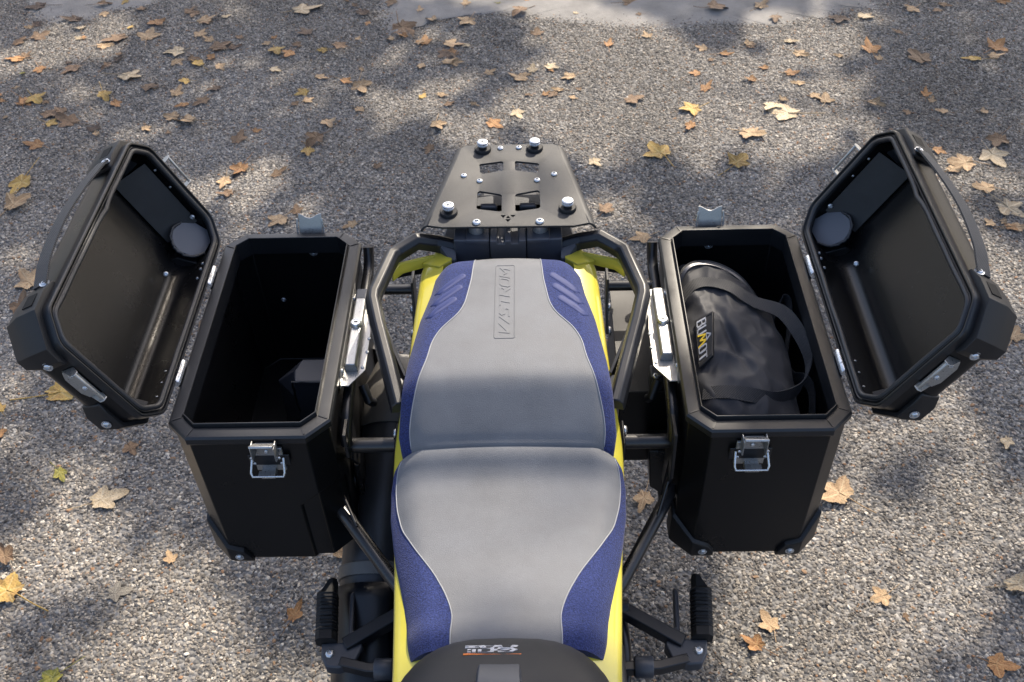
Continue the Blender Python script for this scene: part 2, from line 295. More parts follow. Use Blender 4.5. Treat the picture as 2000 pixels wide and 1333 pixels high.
# ------------------------------------------------------------------ side cases
XI, CW, CL, CC = .276, .240, .4835, .031      # inner face, width, length, corner chamfer
RZ, BZ = .858, .527                           # flange height, case bottom
def side_case(s, label, has_notch):
    root = thing('side_case', (s * (XI + CW / 2), CL / 2, BZ), label, 'side case', 'aluminium side cases on the motorcycle')
    def W(u, y, z): return V((s * (XI + u), y, z))
    P = chamfer_poly(0, CW, 0, CL, CC)
    def ring(P, off, z): return [W(a, b, z) for a, b in offset_poly(P, off)]
    m = MB()
    if has_notch:
        PL = chamfer_poly(0, CW, 0, CL, [.066, CC, CC, CC]); Pm = P
        R = [ring(PL, .004, BZ), ring(PL, 0, BZ + .004), ring(PL, 0, .680), ring(P, 0, .712), ring(P, 0, RZ - .016)]
    else: R = [ring(P, .004, BZ), ring(P, 0, BZ + .004), ring(P, 0, RZ - .016)]
    R += [ring(P, .0035, RZ - .016), ring(P, .0035, BZ + .008)]
    m.rings(R, cap=True); m.build('body', M_case, root, ang=25, bevel=.0022, seg=2)
    m = MB(); prof = [(.0005, RZ - .017), (-.004, RZ - .017), (-.0052, RZ - .0145), (-.0052, RZ - .004), (-.0022, RZ - .0005), (.0012, RZ), (.0145, RZ), (.0152, RZ - .0015), (.0165, RZ - .0015), (.0172, RZ + .0065), (.0178, RZ + .0075), (.0188, RZ + .0075), (.0194, RZ + .0065), (.0194, RZ - .03), (.004, RZ - .03)]
    m.rings([ring(P, o, z) for o, z in prof], cap=False, loop=True); m.build('rim', M_rim, root, ang=24)
    # mitre seams at the rim corners, small raised welds
    for i, (a, b) in enumerate(P):
        m = MB(); q = offset_poly(P, .014)[i]; m.ribbon([W(a, b, RZ + .0003), W((a + q[0]) / 2, (b + q[1]) / 2, RZ + .0006), W(q[0], q[1], RZ + .0003)], V((0, 0, 1)).cross(W(*q, 0) - W(a, b, 0)), .0022, .0012)
        m.build('weld_seam', M_rim, root, ang=60)
    # plastic corner bumpers at the bottom
    def bumper(path, tops, bolts):
        m = MB(); R = []; n = len(path)
        for i, (p, zt) in enumerate(zip(path, tops)):
            pa = V((*path[max(0, i - 1)], 0)); pb = V((*path[min(n - 1, i + 1)], 0)); t = (pb - pa).normalized(); nn = V((t.y, -t.x, 0)); c = V((CW / 2, CL / 2, 0)); pp = V((*p, 0))
            if nn.dot(pp - c) < 0: nn = -nn
            o = pp + nn * .0065; i_ = pp - nn * .002; d_ = pp - nn * .012
            R.append([W(i_.x, i_.y, zt), W(o.x, o.y, zt - .004), W(o.x, o.y, BZ + .006), W(o.x - nn.x * .006, o.y - nn.y * .006, BZ - .006), W(d_.x, d_.y, BZ - .006), W(d_.x, d_.y, BZ - .001), W(i_.x, i_.y, BZ + .004)])
        m.rings(R); o = m.build('corner_bumper', M_guard, root, ang=40, bevel=.0015)
        for q in bolts: screw(W(*q), (0, -1, 0), .0052, o, washer=True)
    zz = BZ
    if not has_notch: bumper([(.066, 0), (.055, 0), (CC, 0), (0, CC), (0, .06)], [zz + .018, zz + .032, zz + .045, zz + .075, zz + .085], [(.047, -.0068, zz + .016)])
    bumper([(CW - .066, 0), (CW - .055, 0), (CW - CC, 0), (CW, CC), (CW, .055)], [zz + .016, zz + .034, zz + .044, zz + .082, zz + .09], [(CW - .045, -.0068, zz + .016)])
    for sx in (0, 1):
        q = [(.06, CL), (CC, CL), (0, CL - CC), (0, CL - .06)]
        bumper([(a if sx == 0 else CW - a, b) for a, b in q], [zz + .03, zz + .045, zz + .08, zz + .09], [])
    # over-centre latch on the front
    ux = .0925
    L = MB(); L.box(W(ux, -.0035, .806), (.046, .005, .052)); lo = L.build('latch', M_steel, root, bevel=.001)
    q = MB(); q.box(W(ux, -.018, .853), (.036, .022, .004), Matrix.Rotation(radians(-38), 3, 'X')); q.box(W(ux - .0175 * 1, -.016, .838), (.0022, .018, .030)); q.box(W(ux + .0175, -.016, .838), (.0022, .018, .030)); q.box(W(ux, -.007, .834), (.030, .002, .026)); q.build('lever', M_steel, lo, bevel=.0012)
    q = MB(); c = s * .009
    q.tube([W(ux + .024 + c * 0, -.010, .815), W(ux + .026, -.026, .799), W(ux + .024, -.029, .793), W(ux - .024, -.029, .793), W(ux - .026, -.026, .799), W(ux - .024, -.010, .815)], .0019, 8); q.build('bail', M_zinc, lo, ang=60)
    q = MB(); q.box(W(ux + .004, -.022, .790), (.026, .012, .003)); q.box(W(ux + .004, -.012, .781), (.022, .016, .010)); q.build('hook', M_steel, lo, bevel=.001)
    for dx in (-.021, .021): screw(W(ux + dx, -.019, .826), (dx, -.4, 0), .0028, lo, 'pivot_pin'); screw(W(ux + dx, -.013, .806), (dx, -.6, 0), .0028, lo, 'pivot_pin')
    screw(W(ux, -.0085, .829), (0, -1, .3), .0036, lo)
    q = MB(); q.box(W(ux, -.0052, .805), (.064, .002, .024)); q.build('backing_plate', M_rim, lo, bevel=.001)
    # latch at the back, its lever standing above the rim
    R = []
    for k in range(9):
        t = k / 8; u = ux - .0215 + .043 * t; R.append((u, .886 - .006 * sin(pi * t) ** 2))
    m = MB(); poly = [W(u, CL + .024 - (.886 - z), z) for u, z in R] + [W(ux + .0215, CL + .006, .845), W(ux - .0215, CL + .006, .845)]; m.prism(poly, (0, .0022, 0)); bo = m.build('rear_latch', M_steel, root, ang=40, bevel=.0006)
    q = MB()
    for sg in (-1, 1):
        q.tube([W(ux + sg * .024, CL + .005, .840), W(ux + sg * .0245, CL + .011, .866), W(ux + sg * .0225, CL + .017, .880)], .0019, 8)
    q.box(W(ux, CL + .006, .826), (.05, .006, .05)); q.build('lever', M_zinc, bo, ang=50)
    for z in (.842, .817): screw(W(ux, CL - .0037, z), (0, -1, 0), .0055, root, washer=True)
    # hinge knuckles on the outer edge
    for y in (.128, .361):
        m = MB(); m.lathe([(.0062, -.024), (.0072, -.022), (.0072, -.0075), (.0064, -.0072), (.0064, -.0066), (.0072, -.0064), (.0072, .022), (.0062, .024)], W(CW + .0095, y, RZ + .005), (0, 1, 0), 18); h = m.build('hinge', M_zinc, root, ang=40)
        q = MB(); q.box(W(CW + .006, y, RZ - .012), (.003, .044, .034)); q.build('hinge_leaf', M_rim, h, bevel=.001)
    # rivet ends and fittings inside
    for u, y, z in ((.10, .40, BZ + .008), (.16, .37, BZ + .008), (.085, .19, BZ + .008), (.15, .20, BZ + .008), (.19, .42, BZ + .008)):
        screw(W(u, y, z), (0, 0, 1), .0048, root, 'rivet')
    for y, z in ((.30, .70), (.20, .66), (.36, .64)): screw(W(.0042, y, z), (s, 0, 0), .005, root, 'rivet')
    for u, z in ((.17, .70), (.07, .66)): screw(W(u, CL - .0042, z), (0, -1, 0), .005, root, 'rivet')
    if has_notch:
        m = MB(); m.rings([[W(.004, .258, .70), W(.004, .314, .70), W(.108, .314, .70), W(.118, .286, .70), W(.114, .258, .70)], [W(.004, .257, .66), W(.004, .330, .66), W(.125, .330, .66), W(.158, .300, .66), W(.119, .257, .66)], [W(.004, .256, .535), W(.004, .36, .535), W(.14, .36, .535), W(.165, .31, .535), W(.122, .256, .535)]]); m.build('exhaust_recess', M_trim, root, ang=20, bevel=.002)  # lighter trim colour stands in for light falling on the recess
        m = MB(); pts = catmull([W(.118, .257, .701), W(.119, .257, .66), W(.118, .257, .62)], 8); rg = random.Random(2)
        m.tube([p + V((rg.uniform(-.0008, .0008), 0, 0)) for p in pts], .0022, 6); pts = catmull([W(.006, .2565, .70), W(.06, .2565, .70), W(.118, .2565, .70)], 10); m.tube([p + V((0, 0, rg.uniform(-.001, .001))) for p in pts], .0018, 6); m.build('weld_bead', M_rim, root, ang=60)
    # stainless lock on the inner face
    pl = MB(); zl = .828; poly = [(-.003, .124), (-.018, .124), (-.041, .158), (-.041, .245), (-.034, .325), (-.030, .345), (-.003, .345)]
    pl.prism([W(a, b, zl) for a, b in poly], (0, 0, .0025)); pl.prism([W(-.0035, b, z) for b, z in ((.12, zl), (.34, zl), (.352, .852), (.138, .852))], (s * -.0022, 0, 0)); lk = pl.build('lock_bracket', M_steel, root, bevel=.0008)
    q = MB(); A = .156 if s < 0 else .170; B = .318 if s < 0 else .330
    sec = [(-.029, zl + .002), (-.029, zl + .014), (-.026, zl + .019), (-.011, zl + .019), (-.008, zl + .014), (-.008, zl + .002)]
    q.rings([[W(a, y, z) for a, z in sec] for y in (A, B)]); q.build('lock_housing', M_steel, lk, bevel=.0015)
    q = MB(); yy = .250 if s < 0 else .246
    q.lathe([(.0102, 0), (.0102, .003), (.0078, .0078), (.0072, .0082), (.0058, .0082), (.0056, .0076), (0, .0076)], W(-.0185, yy, zl + .0185), (0, -.1, 1), 24); kc = q.build('key_cylinder', M_zinc, lk, ang=30)
    q = MB(); q.box(W(-.0185, yy - .0008, zl + .0266), (.0060, .0017, .0008)); q.build('keyhole', M_dark, lk)
    if s < 0:
        q = MB(); q.box(W(-.0185, B + .009, zl + .0130), (.021, .030, .012)); q.build('lock_slider', M_trim, lk, bevel=.003)
    for a, b in ((-.040, .20), (-.040, .232), (-.036, .165), (-.034, .31)): screw(W(a, b, zl + .0025), (0, 0, 1), .0032, lk)
    for b in (.148, .322): screw(W(-.0058, b, .840), (-s, 0, .2), .0042, lk)

    # ---------------- the opened lid, hinged on the outer edge
    A_, E_ = (.432, .902) if s < 0 else (.49, .872)
    def Lp(wv, y, d): return V((s * (.527 + wv * A_ + d * E_), y, .869 + wv * E_ - d * A_))
    LB = chamfer_poly(0, .238, .004, CL, .036); LP = round_poly(LB, .011, 4)
    def lpoly(off): return round_poly(offset_poly(LB, off), .011 if off < .012 else .0085, 4)
    def lr(off, d): return [Lp(a, b, d) for a, b in lpoly(off)]
    D = .078; m = MB(); arc = [(.030 - .030 * cos(k * pi / 12), .048 + .030 * sin(k * pi / 12)) for k in range(7)]
    out = [(.0, .006)] + arc; inn = [(o + .0028 * cos(k * pi / 12), d - .0028 * sin(k * pi / 12)) for k, (o, d) in enumerate(arc)]
    R = [lr(o, d) for o, d in out] + [lr(o, d) for o, d in reversed(inn)][:0]
    m.rings([lr(.0028, .006)] + [lr(o, d) for o, d in out], cap=False)
    m.rings([lr(.030, D), lr(.033, D), lr(.040, D)], cap=False); m.add(lr(.040, D), [tuple(range(len(LP)))])
    mo = MB(); mo.v = m.v; mo.f = m.f; lid = mo.build('lid', M_case, root, ang=28)
    m = MB(); m.rings([lr(.0028, .004)] + [lr(o, d) for o, d in inn], cap=False); m.rings([lr(inn[-1][0] + k, inn[-1][1]) for k in (0, .003, .010)], cap=False); m.add(lr(inn[-1][0] + .010, inn[-1][1]), [tuple(range(len(LP)))]); m.build('lid_lining', M_lid, lid, ang=60)
    m = MB(); prof = [(-.0015, .012), (-.0035, .010), (-.0035, -.001), (-.002, -.003), (.000, -.003), (.0008, -.0015), (.0014, .003), (.0030, .003), (.0036, -.0010), (.0045, -.0018), (.0056, -.001), (.0062, .012), (.0028, .014)]
    m.rings([lr(o, d) for o, d in prof], cap=False, loop=True); m.build('lid_rim', M_rim, lid, ang=30)
    m = MB(); base = lpoly(.0100); nb = len(base); R = []; dense = []
    for i in range(nb):
        a, b = base[i], base[(i + 1) % nb]; k = max(1, int(math.hypot(b[0] - a[0], b[1] - a[1]) / .02))
        for j in range(k): dense.append((a[0] + (b[0] - a[0]) * j / k, a[1] + (b[1] - a[1]) * j / k))
    path = []
    for a, b in dense:
        wob = .0018 * noise.noise(V((a * 14 + s, b * 14, 3))) ; kk = .0038 * math.exp(-((b - .285) / .018) ** 2) if a > .2 else 0
        path.append(Lp(a - kk + wob * (.5 if a < .02 else 1), b, .001 + abs(wob)))
    m.tube(path, .0046, 10, loop=True); m.build('gasket', M_gasket, lid, ang=180)
    # slanted stiffener plate at the back, welded gusset near the hinge corner
    m = MB(); m.prism([Lp(.046, CL - .012, .020), Lp(.186, CL - .012, .020), Lp(.192, CL - .052, .071), Lp(.052, CL - .052, .071)], (Lp(0, .0, 0) - Lp(0, .0012, .001))); m.build('stiffener_plate', M_plate, lid, bevel=.0006)  # lighter coat than the lining stands in for light reflected off the plate
    def gus(k, r): return Lp(.036 + r * cos(k), .438 + r * .95 * sin(k), .034 + .020 * cos(k + .6) * r / .03 - .012)
    def gpt(a, b, lift=0):
        return Lp(.034 + a, .442 + b, .030 + .42 * a - .45 * b - lift)
    oct_ = [(-.029, -.014), (-.015, -.031), (.006, -.034), (.024, -.024), (.034, -.006), (.030, .014), (.012, .026), (-.012, .026), (-.026, .016)]
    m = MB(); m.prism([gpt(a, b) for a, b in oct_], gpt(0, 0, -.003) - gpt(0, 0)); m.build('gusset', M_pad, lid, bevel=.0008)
    rg = random.Random(7); m = MB(); e = catmull([V((a, b, 0)) for a, b in oct_[:6]], 9)
    m.tube([gpt(p.x * (1.03 + rg.uniform(-.03, .05)), p.y * (1.03 + rg.uniform(-.03, .05)), rg.uniform(-.0012, .001)) for p in e], .0024, 7); m.build('weld_bead', M_gasket, lid, ang=180)
    # bolts and rivets seen inside
    for q in ((.215, .452, .030), (.060, .466, .018), (.040, .352, .060)): screw(Lp(*q), Lp(.1, .24, -.02) - Lp(*q), .0046, lid, 'nut')
    for a, b in ((.165, .4755), (.125, .4755), (.006, .35), (.006, .375), (.006, .39), (.006, .10), (.006, .125), (.006, .07)): screw(Lp(a + (.002 if a < .01 else 0), b, .016), (Lp(.1, .24, 0) - Lp(a, b, 0)), .0026, lid, 'rivet')
    # corner guards (outside of the lid)
    def guard(path, d0, d1, thick, slot=None, bolts=(), taper=.45):
        R = []; n = len(path); m = MB()
        for i, p in enumerate(path):
            pa = V((*path[max(0, i - 1)], 0)); pb = V((*path[min(n - 1, i + 1)], 0)); t = (pb - pa).normalized(); nn = V((t.y, -t.x, 0)); pp = V((*p, 0))
            if nn.dot(pp - V((.12, .24, 0))) < 0: nn = -nn
            th = thick * (1 if 0 < i < n - 1 else .55)
            o = pp + nn * th; i2 = pp - nn * .03; e = pp - nn * .001; dd = d1 if 0 < i < n - 1 else d1 - .008
            R.append([Lp(e.x, e.y, d0), Lp(o.x, o.y, d0 + .001), Lp(o.x, o.y, dd * .62), Lp(o.x - nn.x * thick * taper - nn.x * .006, o.y - nn.y * (thick * taper + .006), dd + .004), Lp(i2.x, i2.y, dd + .007), Lp(i2.x, i2.y, dd - .006), Lp(e.x, e.y, dd * .55)])
        m.rings(R); o = m.build('corner_guard', M_guard, lid, ang=38, bevel=.0025, seg=3)
        if slot:
            a, b, c2 = slot; q = MB(); q.box(V((0, 0, 0)), (1, 1, 1)); q.v = [Lp(.238 + thick * .5 + .0002 + v.x * thick, a + (b - a) * (v.y + .5), c2 + v.z * .018) for v in q.v]; q.build('strap_slot', M_dark, o)
        for q in bolts: screw(Lp(*q[0]), Lp(*q[1]) - Lp(0, 0, 0), .0052, o, washer=True)
        return o
    WW = .238
    guard([(WW, .100), (WW, .075), (WW, .040), (WW - .036, .004), (WW - .052, .004), (WW - .064, .004)], .010, .074, .014, (.046, .072, .030), [((WW - .054, -.0085, .034), (0, -1, 0)), ((WW + .0115, .094, .020), (1, 0, -.3))])
    guard([(WW, CL - .100), (WW, CL - .075), (WW, CL - .036), (WW - .036, CL), (WW - .052, CL)], .010, .074, .013, (CL - .072, CL - .046, .030), [((WW + .011, CL - .088, .020), (1, 0, -.3))])
    guard([(.086, .004), (.066, .004), (.036, .004), (0, .040), (0, .075)], .034, .076, .0075, None, [((.050, -.0042, .052), (0, -1, 0))])
    guard([(.086, CL), (.066, CL), (.036, CL), (0, CL - .036), (0, CL - .075)], .034, .076, .0075)
    # carrying strap
    P3 = catmull([Lp(WW + .012, CL - .088, .026), Lp(WW + .016, CL - .115, .028), Lp(WW + .022, .31, .032), Lp(WW + .026, .23, .034), Lp(WW + .022, .15, .032), Lp(WW + .016, .110, .028), Lp(WW + .012, .090, .026)], 7)
    m = MB(); m.ribbon(P3, Lp(0, 0, 1) - Lp(0, 0, 0), .024, .0028); m.build('carrying_strap', M_web, lid, ang=50)
    # latch catches: a steel staple with a bar, front and back
    for y0, sg in ((.004, -1), (CL, 1)):
        m = MB(); c0 = .131; ex_ = .023 if sg < 0 else .036
        m.prism([Lp(c0 - .028, y0 + sg * .0012, .016), Lp(c0 + .028, y0 + sg * .0012, .016), Lp(c0 + .028, y0 + sg * .0012, .036), Lp(c0 + .016, y0 + sg * .0012, .042), Lp(c0 - .016, y0 + sg * .0012, .042), Lp(c0 - .028, y0 + sg * .0012, .036)], (0, sg * .002, 0))
        for k in (-1, 1):
            m.prism([Lp(c0 + k * .028, y0 + sg * .001, .014), Lp(c0 + k * .028, y0 + sg * (ex_ - .007), .000), Lp(c0 + k * .028, y0 + sg * ex_, .003), Lp(c0 + k * .028, y0 + sg * ex_, .010), Lp(c0 + k * .028, y0 + sg * .001, .036)], Lp(k * .002, 0, 0) - Lp(0, 0, 0))
        m.tube([Lp(c0 - .029, y0 + sg * (ex_ - .004), .005), Lp(c0 + .029, y0 + sg * (ex_ - .004), .005)], .0026, 8); co = m.build('latch_catch', M_steel, lid, bevel=.0006)
        for k in (-.010, .018): screw(Lp(c0 + k, y0 + sg * .0032, .028), (0, sg, 0), .0042, co)
    return root
side_case(-1, 'black side case standing open and empty, at the left of the seat', True)
side_case(1, 'black side case holding a nylon bag, at the right of the seat', False)
# ------------------------------------------------------------------ motorcycle
bike = thing('motorcycle', (0, 0, 0), 'yellow and black touring motorcycle with grey and blue seats, seen from above', 'motorcycle')

# passenger seat
PW = [(-.038, .150), (-.030, .157), (-.012, .161), (.033, .157), (.097, .151), (.185, .139), (.247, .1255), (.285, .1205), (.305, .114), (.320, .100), (.329, .078)]
PS = [(-.038, .141), (-.02, .145), (.003, .142), (.039, .132), (.081, .120), (.115, .115), (.142, .104), (.160, .090), (.177, .076), (.2, .067), (.257, .0585), (.335, .0535)]
PZ = [(-.038, .864), (-.032, .874), (-.012, .892), (.015, .915), (.034, .931), (.048, .9365), (.08, .938), (.20, .938), (.29, .938), (.315, .932), (.330, .916)]
def pz(x, y):
    a = min(1.05, abs(x) / lerp(PW, y)); e = max(0, (a - .78) / .22)
    return slerp(PZ, y, .010) - .006 * a * a - .020 * e * e + .0008 * noise.noise(V((x * 9, y * 9, 1)))
# rider seat
RW = [(-.350, .124), (-.269, .139), (-.231, .148), (-.198, .156), (-.172, .161), (-.121, .170), (-.075, .1725), (-.052, .169), (-.038, .161)]
RS = [(-.350, .071), (-.320, .0715), (-.307, .070), (-.290, .072), (-.263, .082), (-.231, .099), (-.191, .127), (-.152, .150), (-.113, .161), (-.078, .1655), (-.052, .163), (-.038, .156)]
RZZ = [(-.350, .846), (-.335, .852), (-.318, .850), (-.300, .842), (-.2, .8375), (-.12, .840), (-.085, .843), (-.070, .848), (-.056, .858), (-.045, .868), (-.036, .868)]
def rz(x, y):
    a = min(1.05, abs(x) / lerp(RW, y)); e = max(0, (a - .74) / .26)
    return slerp(RZZ, y, .010) - .007 * a * a - .026 * e * e + .0010 * noise.noise(V((x * 7, y * 7, 2)))
def make_seat(name, y0, y1, WT, ST, fz, label, skirt):
    n = 90; ys = [y0 + (y1 - y0) * i / n for i in range(n + 1)]
    sm = lambda y: slerp(ST, y, .010)
    m = MB(); G = []
    for i, y in enumerate(ys):
        s = min(sm(y), lerp(WT, y) - .002); row = [V((s * t / 20, y, fz(s * t / 20, y))) for t in range(-20, 21)]; G.append(row)
    G.insert(0, [p - V((0, 0, .05)) for p in G[0]]); G.append([p - V((0, 0, .05)) for p in G[-1]])
    m.grid(G); seat = m.build(name, M_vinyl, bike, ang=70, recalc=False); seat['label'] = label
    for sg in (-1, 1):
        m = MB(); G = []
        for y in ys:
            wd = lerp(WT, y); s = min(sm(y), wd - .002); row = [V((sg * (s + (wd - s) * t / 16), y, fz(s + (wd - s) * t / 16, y))) for t in range(17)]
            e = row[-1]; row += [e + V((sg * .0015, 0, -.006)), e + V((sg * .001, 0, -.018)), e + V((-sg * .010, 0, -skirt))]; G.append(row)
        G.insert(0, [p - V((0, 0, .03)) for p in G[0]]); G.append([p - V((0, 0, .03)) for p in G[-1]])
        m.grid(G); m.build('side_panel', M_suede, seat, ang=60)
        m = MB(); m.tube([V((sg * min(sm(y), lerp(WT, y) - .002), y, fz(min(sm(y), lerp(WT, y) - .002), y) + .0002)) for y in ys[1:-1]], .0010, 7); m.build('seam_piping', M_piping, seat, ang=180)
    return seat
pseat = make_seat('passenger_seat', -.037, .3295, PW, PS, pz, 'rear seat pad, grey with blue side panels and embossed lettering', .035)
rseat = make_seat('rider_seat', -.350, -.037, RW, RS, rz, 'front seat pad, wide and dished, grey with blue flanks', .05)
# stitched bend line of the rider seat
def pfn(u0, v0, su, sv, ax, ay):   # text frame on the passenger seat: u runs along ay, v along ax
    def f(u, v):
        x = u0 + ax[0] * u * su + ax[1] * v * sv; y = v0 + ay[0] * u * su + ay[1] * v * sv
        z = pz(x, y); dx = (pz(x + .002, y) - pz(x - .002, y)) / .004; dy = (pz(x, y + .002) - pz(x, y - .002)) / .004
        return V((x, y, z)), V((-dx, -dy, 1)).normalized()
    return f
lines, wd = text_lines('V/STROM', .22, .18, 1.0)
m = MB(); strokes(m, lines, pfn(.0035, .128, .150 / wd, .0145, (0, -1), (1, 0)), (.1, .16), .0007); m.build('embossed_lettering', M_vinyl, pseat, ang=40)
m = MB(); fr = pfn(0, 0, 1, 1, (1, 0), (0, 1)); cp = round_poly([(-.019, .118), (.012, .118), (.012, .289), (-.019, .289)], .003, 3); den = []
for a, b in zip(cp, cp[1:] + cp[:1]):
    k = max(1, int(math.dist(a, b) / .015)); den += [(a[0] + (b[0] - a[0]) * j / k, a[1] + (b[1] - a[1]) * j / k) for j in range(k)]
m.tube([fr(a, b)[0] for a, b in den], .00085, 6, loop=True); m.build('embossed_frame', M_vinyl, pseat, ang=180)
for sg in (-1, 1):
    for (xa, ya, xb, yb) in ((.074, .2665, .112, .230), (.078, .2395, .117, .2025), (.086, .2105, .123, .1755)):
        m = MB(); pts = []; d = V((xb - xa, yb - ya, 0)).normalized(); pv = V((-d.y, d.x, 0)); hw = .0062; c0 = V((xa, ya, 0)); c1 = V((xb, yb, 0))
        out = [c0 + (-d * cos(t) - pv * sin(t)) * hw for t in [-pi / 2 + pi * k / 8 for k in range(9)]] + [c0.lerp(c1, k / 5) - pv * hw for k in range(1, 6)] + [c0.lerp(c1, k / 5) + pv * hw + d * .003 * (k == 5) for k in range(5, 0, -1)]
        def rr(sc, h): 
            mid = c0.lerp(c1, .5); o = []
            for p in out:
                q = mid + (p - mid) * sc if sc < 1 else p
                pp = c0.lerp(c1, max(0, min(1, (p - c0).dot(d) / (c1 - c0).length))); q = pp + (p - pp) * sc; o.append(V((sg * q.x, q.y, pz(q.x, q.y) + h)))
            return o
        m.rings([rr(1, -.001), rr(1, .0003), rr(.8, .0010), rr(.3, .0012)]); m.build('grip_bar', M_bar, pseat, ang=60)

# yellow side cowls
YC = [(.405, .096, .885), (.388, .122, .886), (.368, .143, .886), (.350, .1515, .885), (.30, .1535, .884), (.24, .156, .880), (.16, .159, .872), (.10, .163, .862), (.04, .170, .842), (0, .1745, .822), (-.06, .1735, .808), (-.12, .168, .803), (-.194, .1605, .801), (-.28, .154, .802), (-.36, .148, .806), (-.46, .143, .815)]
def yc(y, k): return slerp([(a[0], a[k]) for a in YC], y, .012)
for sg in (-1, 1):
    m = MB(); R = []
    for i in range(71):
        y = .405 - .865 * i / 70; xo, zo = yc(y, 1), yc(y, 2)
        ins = .040 if y > .15 else (.040 + (.15 - y) * .05)
        R.append([V((sg * (xo - ins), y, zo + (.010 if y > .1 else .030))), V((sg * (xo - .012), y, zo + .003)), V((sg * (xo - .003), y, zo - .002)), V((sg * xo, y, zo - .008)), V((sg * (xo + .001), y, zo - .05)), V((sg * (xo - .012), y, zo - .095)), V((sg * (xo - .02), y, zo - .095)), V((sg * (xo - .035), y, zo - .02))])
    m.rings(R); c = m.build('side_cowl', M_yellow, bike, ang=40)
    # facet at the rear shoulder
    m = MB(); m.add([(sg * .094, .404, .893), (sg * .120, .392, .892), (sg * .1485, .356, .888), (sg * .118, .338, .897), (sg * .098, .352, .899)], [(0, 1, 2, 3, 4)]); m.prism([(sg * .094, .404, .893), (sg * .120, .392, .892), (sg * .1485, .356, .888), (sg * .118, .338, .8965), (sg * .098, .352, .898)], (0, 0, -.03)); m.build('shoulder_facet', M_yellow, c, ang=20, bevel=.002)

# frame and engine masses under the seat
m = MB(); m.box((0, -.06, .70), (.20, .62, .16)); m.box((0, -.16, .52), (.26, .26, .30)); m.box((0, .30, .78), (.20, .20, .12)); m.build('subframe', M_dark, bike, bevel=.01)
m = MB(); m.box((0, -.38, .46), (.34, .34, .34)); m.lathe([(.10, 0), (.10, .03), (.08, .045), (0, .05)], (.17, -.36, .45), (1, 0, 0), 24); m.lathe([(.10, 0), (.10, .03), (.08, .045), (0, .05)], (-.17, -.36, .45), (-1, 0, 0), 24); m.build('engine', M_plastic, bike, bevel=.02)
def wheel(y, r, wd):
    m = MB(); prof = []
    for k in range(13):
        a = pi * k / 12; prof.append((r - wd * .42 + wd * .42 * sin(a), -cos(a) * wd / 2))
    prof = [(r - wd * .55, -wd * .42)] + prof + [(r - wd * .55, wd * .42)]
    m.lathe(prof, (0, y, r), (1, 0, 0), 48); t = m.build('wheel', M_rubber, bike, ang=50)
    m = MB(); m.lathe([(.035, -.04), (.06, -.03), (.06, .03), (.035, .04)], (0, y, r), (1, 0, 0), 24)
    for k in range(10):
        a = 2 * pi * k / 10; m.tube([(0, y + .05 * cos(a), r + .05 * sin(a)), (0, y + (r - wd * .5) * cos(a), r + (r - wd * .5) * sin(a))], .008, 6)
    m.lathe([(r - wd * .62, -wd * .4), (r - wd * .50, -wd * .42), (r - wd * .50, wd * .42), (r - wd * .62, wd * .4)], (0, y, r), (1, 0, 0), 40); m.build('rim', M_tube, t, ang=40)
wheel(.27, .33, .15); wheel(-1.28, .345, .10)
m = MB()
for sg in (-1, 1): m.tube([(sg * .10, -.98, .86), (sg * .10, -1.28, .345)], [.026, .028], 14)
m.tube([(-.36, -.78, 1.10), (-.24, -.84, 1.08), (-.06, -.90, 1.05), (.06, -.90, 1.05), (.24, -.84, 1.08), (.36, -.78, 1.10)], .011, 12); m.box((0, -.93, .96), (.22, .10, .12)); m.build('fork', M_tube, bike, bevel=.004)
m = MB()
for sg in (-1, 1): m.tube([(sg * .105, -.25, .42), (sg * .105, .27, .33)], .026, 8)
m.build('swingarm', M_plastic, bike)

# fuel tank with its black cover
def tank_ring(h, zz):
    o = []; n = 48; yb = -.325 - .165 * (h ** 1.5) - .08 * h ** 4; hw = .152 * (1 - .50 * h ** 3.2) ; yc_ = -.60; ry = yc_ - yb
    for k in range(n):
        a = 2 * pi * k / n; c, s_ = cos(a), sin(a); e = 2 / 3.1
        o.append(V((hw * math.copysign(abs(c) ** e, c), yc_ - ry * math.copysign(abs(s_) ** e, s_) * (1 if s_ < 0 else 1), zz)))
    return o
m = MB(); R = []
for k in range(25):
    h = k / 24; R.append(tank_ring(h, .80 + .175 * sin(h * pi / 2)))
m.rings(R); tank = m.build('fuel_tank', M_tank, bike, ang=50)
def tsurf(x, y):                                   # height of the cover at a point (search along the rings)
    lo = None
    for k in range(60, -1, -1):
        h = k / 60; yb = -.325 - .165 * (h ** 1.5) - .08 * h ** 4; hw = .152 * (1 - .50 * h ** 3.2); ry = -.60 - yb
        if (abs(x) / hw) ** 3.1 + (abs((y + .60) / ry)) ** 3.1 <= 1: return .80 + .175 * sin(h * pi / 2)
    return .80
m = MB(); cx = -.004
sec = [(-.026, 0), (-.022, .009), (.022, .009), (.026, 0)]
R = []
for k in range(8):
    y = -.414 - k * .022; z = tsurf(0, y) - .004; R.append([V((cx + a * (1 + .25 * k / 7), y, z + (b if k else b * .2))) for a, b in sec])
m.rings(R); m.build('tank_console', M_trim, tank, ang=30, bevel=.002)
def tfn(u0, v0, su, sv):
    def f(u, v):
        x = u0 - u * su; y = v0 - v * sv; z = tsurf(x, y)
        return V((x, y, z)), V((0, (tsurf(x, y - .004) - tsurf(x, y + .004)) / .008, 1)).normalized()
    return f
def tsheet(name, mtl, lines_, u0, v0, su, sv, wdt, th=.0012):
    mm = MB(); strokes(mm, lines_, tfn(u0, v0, su, sv), (.1, wdt), th); mm.build(name, mtl, tank, ang=60)
yt = -.3830
